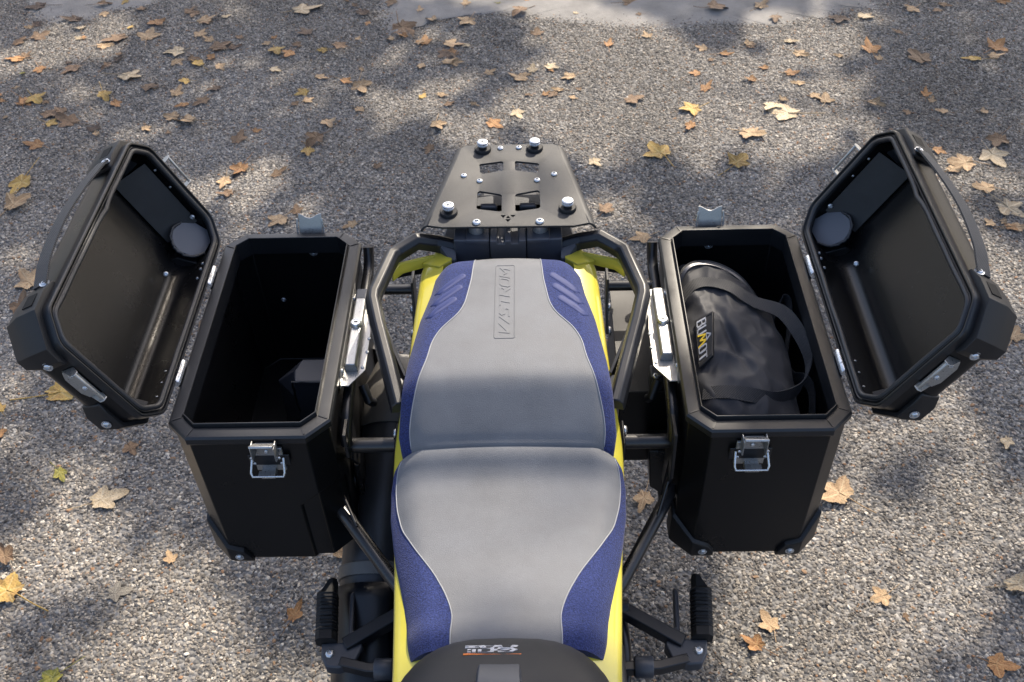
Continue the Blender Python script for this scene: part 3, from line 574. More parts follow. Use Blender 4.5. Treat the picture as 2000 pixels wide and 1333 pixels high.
tsheet('sticker_print', M_white, [[(.05, .3), (.75, .3)], [(.05, .75), (.75, .75)], [(.05, .3), (.0, .5), (.05, .75)], [(.75, .3), (.8, .5), (.75, .75)], [(.95, .3), (1.6, .3)], [(.95, .75), (1.6, .75)], [(.95, .3), (.9, .5), (.95, .75)], [(1.6, .3), (1.65, .5), (1.6, .75)], [(1.85, .3), (2.35, .3)], [(1.95, .75), (2.35, .75)], [(2.15, .3), (2.15, .75)]], .013, yt, .0235, .0085, .30)
tsheet('sticker_emblem', M_white, [[(.1, .5), (.3, .05), (.9, .0), (1.15, .5), (.9, 1.0), (.3, .95), (.1, .5)], [(.35, .3), (.9, .7)], [(1.3, 0), (1.3, 1), (1.75, 1)], [(1.3, 0), (1.75, 0)], [(1.95, 0), (1.95, 1)], [(2.25, 0), (2.25, 1)], [(2.5, 0), (2.5, 1)]], .016, yt - .0100, .0225, .0075, .19)
tsheet('sticker_stripe', M_orange, [[(0, 0), (.8, 0), (1.6, 0), (2.65, 0)]], .017, yt - .0215, .0225, .0075, .36)

# tail block, standoffs, luggage rack plate
for sg in (1, -1):
    m = MB(); m.prism([(sg * x, .368, z) for x, z in ((.093, .868), (.0315, .868), (.0315, .926), (.093, .929))], (0, .05, 0)); m.prism([(sg * x, .3655, z) for x, z in ((.072, .9215), (.0320, .9205), (.0320, .9295), (.072, .9305))], (0, .05, 0)); tl = m.build('tail_block', M_trim, bike, bevel=.002)
m = MB(); m.prism([(-.0305, .3625, .868), (.0305, .3625, .868), (.0305, .3625, .930), (.019, .3625, .930), (.018, .3625, .9235), (.006, .3625, .9235), (.005, .3625, .930), (-.005, .3625, .930), (-.006, .3625, .9235), (-.018, .3625, .9235), (-.019, .3625, .930), (-.0305, .3625, .930)], (0, .06, 0)); m.build('tail_cover', M_trim, tl, bevel=.0012)
m = MB(); m.prism([(-.118, .394, .905), (-.094, .372, .905), (.094, .372, .905), (.118, .394, .905), (.10, .50, .905), (-.10, .50, .905)], (0, 0, -.03)); m.prism([(-.04, .41, .903), (.04, .41, .903), (.05, .455, .903), (-.05, .455, .903)], (0, 0, .022)); m.box((-.035, .467, .918), (.03, .012, .022)); m.box((.035, .467, .918), (.03, .012, .022)); m.box((0, .49, .88), (.16, .08, .05)); m.build('rear_carrier', M_trim, bike, bevel=.003)
m = MB(); m.box((0, .56, .83), (.12, .12, .06), Matrix.Rotation(radians(-15), 3, 'X')); m.build('tail_lamp', M_plastic, bike, bevel=.01)
for x in (-.0545, .0555):
    m = MB(); m.lathe([(.0135, 0), (.0135, .034)], (x, .394, .915), (0, 0, 1), 24); m.build('standoff', M_steel, bike, ang=40)
RP = .950
def rack():
    outer = [(-.136, .3845), (-.112, .3785), (.114, .3765), (.138, .3835), (.0905, .618), (.083, .624), (-.079, .624), (-.086, .618)]
    holes = [[(-.053, .561), (-.050, .563), (-.013, .570), (-.0095, .568), (-.009, .543), (-.012, .540), (-.046, .532), (-.051, .537)], [(.012, .568), (.015, .570), (.053, .562), (.056, .559), (.055, .537), (.051, .532), (.016, .540), (.0125, .543)],
             [(-.054, .476), (-.050, .480), (-.014, .4695), (-.011, .466), (-.0105, .421), (-.014, .419), (-.051, .427), (-.0545, .430)], [(.013, .466), (.016, .4695), (.052, .479), (.056, .475), (.0565, .430), (.053, .426), (.017, .419), (.013, .421)],
             [(-.0125, .409), (-.0035, .409), (-.0075, .4005)], [(.0045, .409), (.0135, .409), (.009, .4005)], [(-.0035, .4000), (.0045, .4000), (.0005, .4075)], [(-.0045, .3975), (.0055, .3975), (.0005, .3895)]]
    bm = bmesh.new(); E = []
    for L in [outer] + holes:
        vv = [bm.verts.new((x, y, RP)) for x, y in L]; E += [bm.edges.new((vv[i], vv[(i + 1) % len(vv)])) for i in range(len(vv))]
    bmesh.ops.triangle_fill(bm, use_beauty=True, use_dissolve=False, edges=E)
    for f in list(bm.faces):
        c = f.calc_center_median()
        for H in holes:
            ins = False; j = len(H) - 1
            for i in range(len(H)):
                if (H[i][1] > c.y) != (H[j][1] > c.y) and c.x < (H[j][0] - H[i][0]) * (c.y - H[i][1]) / (H[j][1] - H[i][1]) + H[i][0]: ins = not ins
                j = i
            if ins: bm.faces.remove(f); break
    # folded side flanges
    for (a, b, sx) in (((-.136, .3845), (-.086, .618), -1), ((.138, .3835), (.0905, .618), 1)):
        prev = None
        for dx, dz in ((0, 0), (.004, -.0008), (.008, -.003), (.012, -.0075), (.0145, -.012)):
            r = [bm.verts.new((a[0] + (b[0] - a[0]) * k / 6 + sx * dx, a[1] + (b[1] - a[1]) * k / 6, RP + dz)) for k in range(7)]
            if prev:
                for k in range(6): bm.faces.new((prev[k], prev[k + 1], r[k + 1], r[k]))
            prev = r
    bmesh.ops.remove_doubles(bm, verts=bm.verts, dist=1e-5)
    bmesh.ops.recalc_face_normals(bm, faces=bm.faces)
    if sum(f.normal.z for f in bm.faces) < 0: bmesh.ops.reverse_faces(bm, faces=bm.faces)
    me = bpy.data.meshes.new('luggage_rack'); bm.to_mesh(me); bm.free(); me.shade_smooth(); me.set_sharp_from_angle(angle=radians(40)); me.materials.append(M_plate)
    o = bpy.data.objects.new('luggage_rack', me); COL.objects.link(o); o.parent = bike; ORI[o] = V((0, 0, 0))
    sd = o.modifiers.new('solid', 'SOLIDIFY'); sd.thickness = .004; sd.offset = -1; bv = o.modifiers.new('bevel', 'BEVEL'); bv.width = .0006; bv.segments = 2; bv.limit_method = 'ANGLE'; bv.angle_limit = radians(50)
    for x, y in ((-.102, .4165), (.1035, .423), (-.0475, .607), (.0490, .608)):
        m = MB(); m.lathe([(.0155, 0), (.0155, .0045), (.0142, .0062), (.0075, .0062), (.007, .012)], (x, y, RP), (0, 0, 1), 28); r_ = m.build('rubber_foot', M_rubber, o, ang=40)
        m = MB(); m.lathe([(.0085, .0105), (.0102, .0118), (.0102, .0142), (.0096, .0148), (.0102, .0156), (.0098, .0185), (.0082, .0198), (.0060, .0198), (.0057, .0192), (.0020, .0192), (.0018, .0165), (0, .0165)], (x, y, RP), (0, 0, 1), 28); m.build('metal_knob', M_zinc, r_, ang=40)
    for x, y, r in ((-.053, .3885, .0074), (.055, .388, .0074), (-.080, .526, .0056), (.083, .5255, .0056), (-.051, .509, .0056), (.052, .508, .0056), (-.015, .6115, .0056), (.0195, .612, .0056)):
        screw((x, y, RP + .0002), (0, 0, 1), r, o)
    return o
rack()

# grab rails
for sg in (-1, 1):
    m = MB(); sec = [(-.0125, -.012), (-.0125, .005), (-.0055, .0135), (.0055, .0135), (.0125, .005), (.0125, -.012)]
    pts = [(.088, .384, .900), (.125, .391, .906), (.158, .377, .9235), (.190, .358, .914), (.198, .347, .915), (.2195, .250, .914), (.2195, .235, .913), (.207, .185, .906), (.184, .105, .892), (.163, .030, .880)]
    m.tube([(sg * a, b, c) for a, b, c in pts], .01, sec=sec); gr = m.build('grab_rail', M_trim if False else M_plastic, bike, ang=25, bevel=.002)
    m = MB(); m.tube([(sg * .205, .205, .900), (sg * .185, .155, .885), (sg * .160, .100, .868)], .005, sec=[(-.003, -.016), (-.003, .012), (.003, .012), (.003, -.016)]); m.build('rail_web', M_plastic, gr, ang=30, bevel=.001)
    m = MB(); m.prism([(sg * .178, .100, .878), (sg * .157, .097, .874), (sg * .152, .050, .868), (sg * .165, .040, .872)], (0, 0, -.012)); m.build('rail_foot', M_trim, gr, bevel=.003)
    m = MB(); m.prism([(sg * .092, .398, .912), (sg * .125, .384, .914), (sg * .100, .356, .890), (sg * .090, .352, .900)], (0, 0, -.02)); m.build('rail_root', M_trim, gr, bevel=.002)
    # yellow inner lining of the rail, lower edge
    m = MB(); m.prism([(sg * .128, .372, .893), (sg * .186, .346, .898), (sg * .196, .322, .898), (sg * .197, .318, .882), (sg * .182, .340, .880), (sg * .126, .366, .878)], (sg * .003, .004, 0)); m.build('rail_lining', M_yellow, gr, bevel=.001)
    # turn signal
    m = MB(); m.tube([(sg * .145, .452, .800), (sg * .165, .450, .801), (sg * .185, .447, .801), (sg * .206, .444, .799), (sg * .213, .442, .797)], .01, sec=[(-.014, -.006), (-.012, .008), (.0, .014), (.012, .008), (.014, -.006), (0, -.012)]); m.build('turn_signal', M_plastic, bike, ang=35, bevel=.002)

# side-case carrier frames
for sg in (-1, 1):
    m = MB(); m.tube([(sg * .262, .470, .835), (sg * .262, .455, .812), (sg * .262, .430, .802), (sg * .263, .30, .800), (sg * .264, .17, .799), (sg * .262, .095, .797), (sg * .262, .070, .785), (sg * .263, .060, .76)], .0100, 14); fr_ = m.build('case_carrier', M_tube, bike, ang=60)
    def part(name, mm, mt=M_tube, **k): mm.build(name, mt, fr_, **k)
    m = MB(); m.tube([(sg * .176, .390, .800), (sg * .262, .390, .800)], .0095, 14); part('cross_tube', m, ang=60)
    m = MB(); m.tube([(sg * .187, .075, .740), (sg * .262, .075, .740)], .0125, 14); part('cross_tube', m, ang=60)
    m = MB(); m.prism([(sg * .258, .095, .80), (sg * .258, .035, .80), (sg * .258, .028, .70), (sg * .258, .070, .62), (sg * .258, .095, .62)] if sg > 0 else [(sg * .258, .105, .80), (sg * .258, .045, .80), (sg * .258, .045, .745), (sg * .258, .095, .665), (sg * .258, .115, .68)], (sg * .006, 0, 0)); part('hanger_plate', m, bevel=.001)
    if sg < 0:
        m = MB(); m.tube([(-.318, .060, .632), (-.296, .042, .626), (-.192, -.100, .620), (-.150, -.15, .61)], [.0125, .0125, .0115, .0115], 14); part('strut', m, ang=60)
        m = MB(); m.tube([(-.30, .075, .66), (-.255, -.012, .636)], .0028, 8); part('stay_rod', m, ang=60)
        m = MB(); m.lathe([(.016, 0), (.016, .05)], (-.325, .11, .60), (1, .1, 0), 18); part('bush', m, M_plastic)
        m = MB(); m.box((-.268, .13, .60), (.008, .05, .10)); part('lower_bracket', m, bevel=.001)
    else:
        m = MB(); m.tube([(.270, .060, .640), (.255, .030, .632), (.174, -.115, .620), (.140, -.16, .61)], [.0115, .0115, .011, .011], 14); part('strut', m, ang=60)
        m = MB(); m.tube([(.266, .058, .690), (.236, -.010, .630)], .0026, 8); m.tube([(.262, .056, .74), (.249, .040, .620)], .0022, 8); part('stay_rod', m, ang=60)
        m = MB(); m.prism([(.238, .13, .645), (.275, .13, .645), (.275, .13, .53), (.268, .13, .48), (.262, .13, .53), (.246, .13, .545)], (0, .05, 0)); part('lower_bracket', m, M_plastic, bevel=.002)
    m = MB(); m.prism([(sg * .172, .372, .83), (sg * .172, .408, .83), (sg * .172, .402, .78), (sg * .172, .345, .735), (sg * .172, .325, .74), (sg * .172, .360, .79)], (sg * .005, 0, 0)); part('mount_tab', m, M_plastic, bevel=.001)
    for y, z in ((.362, .775), (.332, .742)): screw((sg * .177, y, z), (sg, 0, 0), .0085, fr_)
    m = MB(); m.prism([(sg * .181, .100, .765), (sg * .181, .050, .765), (sg * .181, .050, .715), (sg * .181, .100, .715)], (sg * .005, 0, 0)); part('mount_tab', m, M_plastic, bevel=.003)
    for z in (.757, .724): screw((sg * .186, .085, z), (sg, 0, 0), .0075, fr_)
    m = MB(); m.tube([(sg * .15, .245, .70), (sg * .21, .262, .715)], .009, 10); part('cross_tube', m, ang=60)
    m = MB(); m.tube([(sg * .246, .170, .782), (sg * .236, .150, .765), (sg * .232, .160, .75)], .008, 10); part('lock_hook', m, M_plastic, ang=60)

# exhaust on the left of the picture
EXX = [(-.4, -.235), (-.1, -.2447), (0, -.2446), (.05, -.2439), (.1, -.2375), (.2, -.2315), (.3, -.2190), (.38, -.2120)]
def ex(y): return V((slerp(EXX, y, .04), y, .43 + .5 * y))
m = MB(); R = []
def exring(y, r, fx=1., n=36): c = ex(y); return [c + V((r * cos(2 * pi * k / n), .45 * -r * sin(2 * pi * k / n), r * fx * sin(2 * pi * k / n))) for k in range(n)]
m.rings([exring(y, r, 1.1) for y, r in ((-.34, .055), (-.12, .068), (.0, .070), (.10, .071), (.262, .0715), (.270, .0705))]); mf = m.build('exhaust_muffler', M_exh, bike, ang=50)
m = MB(); m.rings([exring(y, r, 1.1) for y, r in ((.250, .0745), (.253, .0755), (.312, .0755), (.318, .073), (.372, .050), (.376, .046), (.376, .034), (.34, .032))]); m.build('end_cap', M_cap, mf, ang=30)
def shield(y0, y1, r, a0, a1, name, mt):
    m = MB(); G = []
    for i in range(15):
        y = y0 + (y1 - y0) * i / 14; c = ex(y); row = []; rr = r(i / 14)
        for k in range(17):
            a = a0 + (a1 - a0) * k / 16; row.append(c + V((rr * cos(a), -.45 * rr * sin(a), rr * 1.12 * sin(a))))
        G.append(row)
    m.grid(G); o = m.build(name, mt, mf, ang=60, recalc=False); sd = o.modifiers.new('solid', 'SOLIDIFY'); sd.thickness = .004; sd.offset = 1
shield(-.36, -.005, lambda t: .079 + (.0 if t < .85 else -.02 * (t - .85)), radians(60), radians(200), 'heat_shield', M_plastic)
shield(.008, .028, lambda t: .0730, radians(40), radians(190), 'clamp_band', M_cap)
m = MB(); m.tube([(-.186, .21, .585), (-.184, .12, .545), (-.182, .0, .49)], .008, 10); m.build('muffler_stay', M_exh, mf, ang=60)

# pillion footpegs, folded back
for sg in (-1, 1):
    q = lambda x, y, z: (sg * x * .945, y - .043, z + .072)
    m = MB(); Z = .428
    m.prism([q(.333, -.128, Z), q(.336, -.104, Z), q(.292, -.102, Z), q(.291, -.086, Z), q(.297, -.012, Z), q(.289, -.003, Z), q(.283, -.080, Z), q(.268, -.092, Z), q(.262, -.112, Z), q(.272, -.138, Z), q(.300, -.148, Z), q(.322, -.146, Z)], (0, 0, -.024)); br = m.build('peg_bracket', M_trim, bike, bevel=.003)
    m = MB(); m.tube([q(.294, -.108, .425), q(.250, -.085, .432), q(.200, -.060, .442), q(.15, -.04, .45)], .01, sec=[(-.011, -.014), (-.011, .010), (.011, .010), (.011, -.014)]); m.build('bracket_arm', M_plastic, br, ang=30, bevel=.002)
    m = MB(); m.tube([q(.300, -.136, .420), q(.250, -.148, .420), q(.15, -.152, .422)], .01, sec=[(-.008, -.012), (-.008, .010), (.008, .010), (.008, -.012)]); m.build('bracket_arm', M_plastic, br, ang=30, bevel=.002)
    m = MB(); m.lathe([(.016, 0), (.0175, .002), (.0175, .028), (.016, .03)], q(.206, -.150, .425), (sg, 0, 0), 24); m.build('boss', M_trim, br, ang=40)
    m = MB(); m.lathe([(.015, 0), (.015, .022), (.013, .024)], q(.178, -.052, .445), (sg, 0, 0), 20); m.build('boss', M_plastic, br, ang=40)
    screw(q(.318, -.124, Z), (0, 0, 1), .0075, br)
    m = MB(); R = []; n = 60
    for i in range(n + 1):
        t = i / n; y = -.104 + .112 * t; rib = .0032 * (.5 - .5 * cos(2 * pi * (t - .14) * 11 / .66)) if .14 < t < .80 else (.0024 if t < .14 else .001)
        wi = .0165 + rib; wo = .0185; cx_ = .327 + .012 * t; top = t - .86
        if t > .80: wo = .0185 - .024 * (t - .80) / .20; wi = .0165
        hz = .0125 + rib
        sec = [(-wi, -hz * .6), (-wi, hz * .5), (-wi * .6, hz), (wo * .55, hz), (wo, hz * .5), (wo, -hz * .6), (wo * .4, -hz), (-wi * .4, -hz)]
        R.append([V(q(cx_ + a, y + (.0 if t < .8 else -a * .3 * (t - .8) / .2), .430 + b)) for a, b in sec])
    m.rings(R); m.build('peg_rubber', M_rubber, br, ang=35)
# frame tubes low at the side
for sg in (-1, 1):
    m = MB(); m.tube(catmull([(sg * .150, -.02, .50), (sg * .176, -.075, .485), (sg * .185, -.14, .47), (sg * .180, -.22, .44), (sg * .16, -.34, .40)], 6), .010, 10); m.build('frame_tube', M_tube, bike, ang=60)

# ------------------------------------------------------------------ tool box between seat and right case
tb = thing('tool_box', (.238, .32, .545), 'black flat-topped tool box mounted between the seat and right case', 'tool box')
m = MB(); m.box((.2375, .322, .638), (.098, .262, .186)); m.build('body', M_case, tb, bevel=.002)
m = MB(); m.box((.2375, .322, .7335), (.102, .266, .003)); m.build('lid', M_guard, tb, bevel=.001)
m = MB(); m.box((.249, .205, .752), (.022, .030, .034)); tbb = m.build('bracket', M_trim, tb, bevel=.003); screw((.247, .192, .769), (0, 0, 1), .006, tbb)

M_teeth = mat('zip_metal', (.16, .16, .17), .4, metal=.6)
# ------------------------------------------------------------------ nylon bag in the right case
bag = thing('duffel_bag', (.38, .25, .56), 'crumpled black nylon zip bag with webbing straps lying in the right case', 'bag')
BR = [(.035, .474), (.07, .482), (.135, .488), (.25, .494), (.30, .491), (.345, .478), (.39, .452), (.43, .415), (.462, .362)]
B0, B1 = .035, .474
def bag_pt(a, b):                     # a across 0..1, b along 0..1
    y = B0 + (B1 - B0) * b; xl = .283 + .03 * max(0, (b - .86) / .14) ** 2; xr = slerp(BR, y, .02); x = xl + (xr - xl) * a
    sa = max(0, 1 - abs(2 * a - 1) ** 4.2) ** .5; sb = max(0, 1 - abs(2 * b - 1) ** 7) ** .5
    z = .690 + (.120 + .014 * b) * sa * sb - .012 * a
    nz = noise.noise(V((x * 11 + .4 * sin(y * 13), y * 8, 1.3))) * .012 + (.5 - abs(noise.noise(V((x * 15 + y * 9, y * 14 - x * 8, 4.1))))) * .020 + (.5 - abs(noise.noise(V((x * 34 - y * 16, y * 26 + x * 20, 7.7))))) * .006
    crease = -.012 * math.exp(-(((x - .372) - .25 * (.25 - y)) / .007) ** 2) * math.exp(-((y - .235) / .06) ** 2)
    fold = .007 * math.exp(-((y - .395 + .45 * (x - .36) ** 2 * 20 * .3) / .010) ** 2)
    return V((x, y, z + (nz + crease) * sa * sb))
m = MB(); na, nb_ = 70, 110; G = [[bag_pt(j / na, i / nb_) for j in range(na + 1)] for i in range(nb_ + 1)]
m.grid(G); ringb = G[0] + [r[-1] for r in G[1:]] + list(reversed(G[-1][:-1])) + [r[0] for r in reversed(G[1:-1])]
m.rings([ringb, [V((p.x, p.y, .60)) for p in ringb], [V((.38 + (p.x - .38) * .9, .25 + (p.y - .25) * .95, .537)) for p in ringb]], cap=False); m.add([V((.38 + (p.x - .38) * .9, .25 + (p.y - .25) * .95, .537)) for p in ringb], [tuple(range(len(ringb)))])
m.build('bag_body', M_cloth, bag, ang=180)
def bag_at(x, y, lift=0):
    b = min(1, max(0, (y - B0) / (B1 - B0))); xl = .283 + .03 * max(0, (b - .86) / .14) ** 2; xr = slerp(BR, y, .02); a = min(1, max(0, (x - xl) / (xr - xl))); p = bag_pt(a, b)
    return V((x, y, p.z + lift))
zc = catmull([bag_at(.297, .372, .002), bag_at(.318, .405, .002), bag_at(.350, .422, .002), bag_at(.385, .417, .002), bag_at(.42, .398, .002), bag_at(.452, .368, .002)], 22)
m = MB(); m.ribbon(zc, (0, 1, .45), .016, .0016); zp = m.build('zip_tape', M_web, bag, ang=60)
m = MB()
for k in range(0, len(zc) - 1):
    for h in (.25, .75):
        p = zc[k].lerp(zc[k + 1], h); t = (zc[k + 1] - zc[k]).normalized(); rot = t.to_track_quat('X', 'Z').to_matrix(); m.box(p + V((0, 0, .0018)), (.0010, .0062, .0022), rot)
m.build('zip_teeth', M_teeth, zp)
s1 = catmull([bag_at(.302, .348, .003), bag_at(.325, .366, .003), bag_at(.352, .370, .004), bag_at(.388, .350, .005), bag_at(.425, .320, .008), (.470, .288, .822), (.494, .232, .812), (.497, .186, .800), (.474, .138, .794), (.428, .106, .804), bag_at(.385, .104, .006), bag_at(.345, .108, .004), bag_at(.312, .116, .003)], 8)
n1 = len(s1); wv = []
keys = [(0, (-.25, 1, .1)), (.2, (.25, 1, .0)), (.33, (.55, .8, .1)), (.45, (.55, .45, .55)), (.55, (.35, .15, .9)), (.65, (.15, .1, 1)), (.74, (-.2, .35, .9)), (.83, (-.25, .9, .5)), (.92, (0, 1, .15)), (1, (.1, 1, .1))]
for i in range(n1):
    t = i / (n1 - 1); wv.append(V([lerp([(k, c[j]) for k, c in keys], t) for j in range(3)]))
m = MB(); m.ribbon(s1, wv, .024, .0016); m.build('carry_strap', M_web, bag, ang=60)
s2 = catmull([(.470, .350, .70), (.484, .372, .752), (.498, .386, .765), (.506, .372, .760), (.500, .325, .745), (.488, .285, .738), (.480, .245, .735), (.487, .215, .738), (.500, .200, .748), (.507, .175, .752), (.505, .14, .735), (.500, .11, .70)], 8)
m = MB(); m.ribbon(s2, (.25, -.1, 1), .022, .0016); m.build('carry_strap', M_web, bag, ang=60)
# brand patch on the bag
pc = [bag_at(.3175, .276, .006), bag_at(.3475, .281, .006), bag_at(.3350, .184, .006), bag_at(.3115, .168, .006)]
gap_ = 0
for i in range(13):
    for j in range(9):
        q_ = pc[0].lerp(pc[3], i / 12).lerp(pc[1].lerp(pc[2], i / 12), j / 8); gap_ = max(gap_, bag_at(q_.x, q_.y).z - q_.z)
pc = [p + V((0, 0, gap_ + .0015)) for p in pc]
n_ = (pc[1] - pc[0]).cross(pc[3] - pc[0]); pc[2].z = pc[0].z - (n_.x * (pc[2].x - pc[0].x) + n_.y * (pc[2].y - pc[0].y)) / n_.z
pn = (pc[1] - pc[0]).cross(pc[3] - pc[0]).normalized(); pn = pn if pn.z > 0 else -pn
m = MB(); m.prism(pc, -pn * .006); pa = m.build('brand_patch', M_rubber, bag, bevel=.0012)
m = MB(); cc = [p + pn * .0004 for p in pc]; ct = sum(cc, V()) / 4; m.tube([ct + (p - ct) * .9 for p in cc], .0007, 6, loop=True); m.build('patch_border', M_gasket, pa)
def bfn(u, v):                         # u runs from the far to the near end of the patch, v towards the right
    l = pc[0].lerp(pc[3], u); r = pc[1].lerp(pc[2], u); return l.lerp(r, v), pn
def btext(t, u0, h, sw, mtl, name, v0=.12):
    ls, wd_ = text_lines(t, .30, 0); mm = MB(); k = h
    strokes(mm, [[(u0 + p[0] * k, v0 + p[1] * .48) for p in l] for l in ls], bfn, (.1, sw), .0012); mm.build(name, mtl, pa, ang=60)
def bl(lines_, sw, mtl, name):
    mm = MB(); strokes(mm, lines_, bfn, (.1, sw), .0013); mm.build(name, mtl, pa, ang=60)
btext('BU', .08, .16, .035, M_white, 'patch_lettering'); btext('OT', .64, .16, .035, M_white, 'patch_lettering')
bl([[(.38, .12), (.44, .60), (.50, .22), (.56, .60), (.62, .12)]], .035, M_ylw, 'patch_peak'); bl([[(.43, .62), (.50, .88), (.57, .62)], [(.46, .62), (.54, .62)]], .030, M_white, 'patch_peak')
# ------------------------------------------------------------------ fallen leaves
def leaf_mat(name, c1, c2, vein):
    m = mat(name, c1, .68, spec=.3); t = m.node_tree; N = t.nodes.new; L = t.links.new; b = t.nodes['Principled BSDF']
    tc = N('ShaderNodeTexCoord'); oi = N('ShaderNodeObjectInfo')
    va = N('ShaderNodeVectorMath'); va.operation = 'ADD'; L(tc.outputs['Object'], va.inputs[0])
    cx = N('ShaderNodeCombineXYZ'); mu = N('ShaderNodeMath'); mu.operation = 'MULTIPLY'; mu.inputs[1].default_value = 37; L(oi.outputs['Random'], mu.inputs[0]); L(mu.outputs[0], cx.inputs[0]); L(cx.outputs[0], va.inputs[1])
    n = N('ShaderNodeTexNoise'); n.inputs['Scale'].default_value = 2.4; n.inputs['Detail'].default_value = 7; n.inputs['Roughness'].default_value = .7; L(va.outputs[0], n.inputs['Vector'])
    rp = N('ShaderNodeValToRGB'); rp.color_ramp.elements[0].position = .36; rp.color_ramp.elements[0].color = (*c2, 1); rp.color_ramp.elements[1].position = .62; rp.color_ramp.elements[1].color = (*c1, 1); L(n.outputs[0], rp.inputs[0])
    # dark speckles
    n2 = N('ShaderNodeTexNoise'); n2.inputs['Scale'].default_value = 16; n2.inputs['Detail'].default_value = 3; L(va.outputs[0], n2.inputs['Vector'])
    mr = N('ShaderNodeMapRange'); mr.inputs[1].default_value = .30; mr.inputs[2].default_value = .44; mr.inputs[3].default_value = .45; mr.inputs[4].default_value = 1; L(n2.outputs[0], mr.inputs[0])
    hv = N('ShaderNodeHueSaturation'); L(rp.outputs[0], hv.inputs['Color']); m2 = N('ShaderNodeMapRange'); m2.inputs[3].default_value = .7; m2.inputs[4].default_value = 1.25; L(oi.outputs['Random'], m2.inputs[0]); L(m2.outputs[0], hv.inputs['Value'])
    # veins fan out from the stalk
    at = N('ShaderNodeAttribute'); at.attribute_name = 'vein'; mv = N('ShaderNodeMapRange'); mv.inputs[1].default_value = .25; mv.inputs[2].default_value = .9; mv.inputs[3].default_value = 0; mv.inputs[4].default_value = .55; L(at.outputs['Fac'], mv.inputs[0])
    sc = N('ShaderNodeVectorMath'); sc.operation = 'SCALE'; L(hv.outputs[0], sc.inputs[0]); L(mr.outputs[0], sc.inputs['Scale'])
    mx = N('ShaderNodeMix'); mx.data_type = 'RGBA'; L(mv.outputs[0], mx.inputs[0]); L(sc.outputs[0], mx.inputs[6]); mx.inputs[7].default_value = (*vein, 1); L(mx.outputs[2], b.inputs['Base Color'])
    bp = N('ShaderNodeBump'); bp.inputs['Strength'].default_value = .5; bp.inputs['Distance'].default_value = .004; L(n2.outputs[0], bp.inputs['Height']); L(bp.outputs[0], b.inputs['Normal'])
    return m
LM = {'y': ('golden yellow', leaf_mat('leaf_yellow', (.42, .285, .075), (.30, .18, .06), (.46, .36, .17))), 't': ('tan', leaf_mat('leaf_tan', (.40, .28, .16), (.27, .17, .09), (.46, .36, .22))), 'b': ('brown', leaf_mat('leaf_brown', (.20, .125, .07), (.12, .072, .042), (.24, .17, .10))),
      'd': ('dark brown', leaf_mat('leaf_dark', (.10, .062, .040), (.062, .040, .028), (.13, .09, .06))), 'o': ('rusty orange', leaf_mat('leaf_rust', (.36, .19, .075), (.23, .11, .045), (.40, .27, .13))), 'p': ('pale straw', leaf_mat('leaf_pale', (.45, .36, .24), (.32, .24, .14), (.58, .50, .36))),
      'g': ('green yellow', leaf_mat('leaf_green', (.36, .30, .05), (.13, .14, .035), (.42, .38, .15))), 'k': ('grey tan', leaf_mat('leaf_grey', (.30, .27, .22), (.22, .19, .15), (.33, .30, .24)))}
def leaf_mesh(seed, curl):
    rg = random.Random(seed); lob = [(-2.45, .50), (-1.25, .80), (0, 1.0), (1.25, .80), (2.45, .50)]
    lob = [(a + rg.uniform(-.12, .12), l * rg.uniform(.88, 1.1)) for a, l in lob]
    def radius(th):
        r = .44
        for a, l in lob:
            d = abs((th - a + pi) % (2 * pi) - pi); r = max(r, l * max(0, 1 - (d / .85)) ** .6)
            for da, k in ((.30, .76), (-.30, .76)):
                d2 = abs((th - a - da + pi) % (2 * pi) - pi); r = max(r, l * k * max(0, 1 - d2 / .36) ** .65)
        return max(r, .40) * (1 if abs(th) < 2.75 else .75)
    n = 84; rings_ = 7; vs_ = []; fs = []; vein = []
    ph = [rg.uniform(0, 6.28) for _ in range(5)]
    rag = [1 + rg.uniform(-.06, .06) for _ in range(n)]; ca = rg.uniform(0, 2 * pi)
    def pos(r, th):
        x = r * sin(th); y = r * cos(th); q = x * cos(ca) + y * sin(ca); q2 = -x * sin(ca) + y * cos(ca)
        z = curl * (.30 * q * q + .12 * q2 * q2 * (1 if seed % 2 else -.6)) + curl * .10 * r * sin(5 * th + ph[0]) * r + .05 * r * sin(3 * th + ph[1]) + .025 * r * sin(9 * th + ph[2])
        return V((x * (1 - .12 * curl * r), y, z))
    vs_.append(pos(0, 0)); vein.append(1)
    for k in range(1, rings_ + 1):
        for i in range(n):
            th = -pi + 2 * pi * i / n; R_ = radius(th) * rag[i]; r = R_ * k / rings_; vs_.append(pos(r, th))
            dv = min(abs((th - a + pi) % (2 * pi) - pi) * r for a, l in lob); vein.append(math.exp(-(dv / .03) ** 2))
    for i in range(n): fs.append((0, 1 + i, 1 + (i + 1) % n))
    for k in range(rings_ - 1):
        for i in range(n):
            a = 1 + k * n; b = a + n; j = (i + 1) % n; fs.append((a + i, b + i, b + j, a + j))
    me = bpy.data.meshes.new('maple_leaf'); zm = min(v.z for v in vs_); me.from_pydata([v - V((0, 0, zm)) for v in vs_], [], fs); me.shade_smooth()
    at = me.attributes.new('vein', 'FLOAT', 'POINT'); at.data.foreach_set('value', vein); z0 = -zm
    mb = MB(); l = rg.uniform(.7, 1.3); bend = rg.uniform(-.4, .4); mb.tube(catmull([(0, .02, z0 + .01), (0, -.3, z0 * .6 + .05), (bend * .5, -.3 - l * .5, .06), (bend, -.3 - l, .10)], 4), .022, 5)
    ms = bpy.data.meshes.new('stalk'); ms.from_pydata([v[:] for v in mb.v], [], mb.f); ms.shade_smooth()
    return me, ms
PROTO = {}
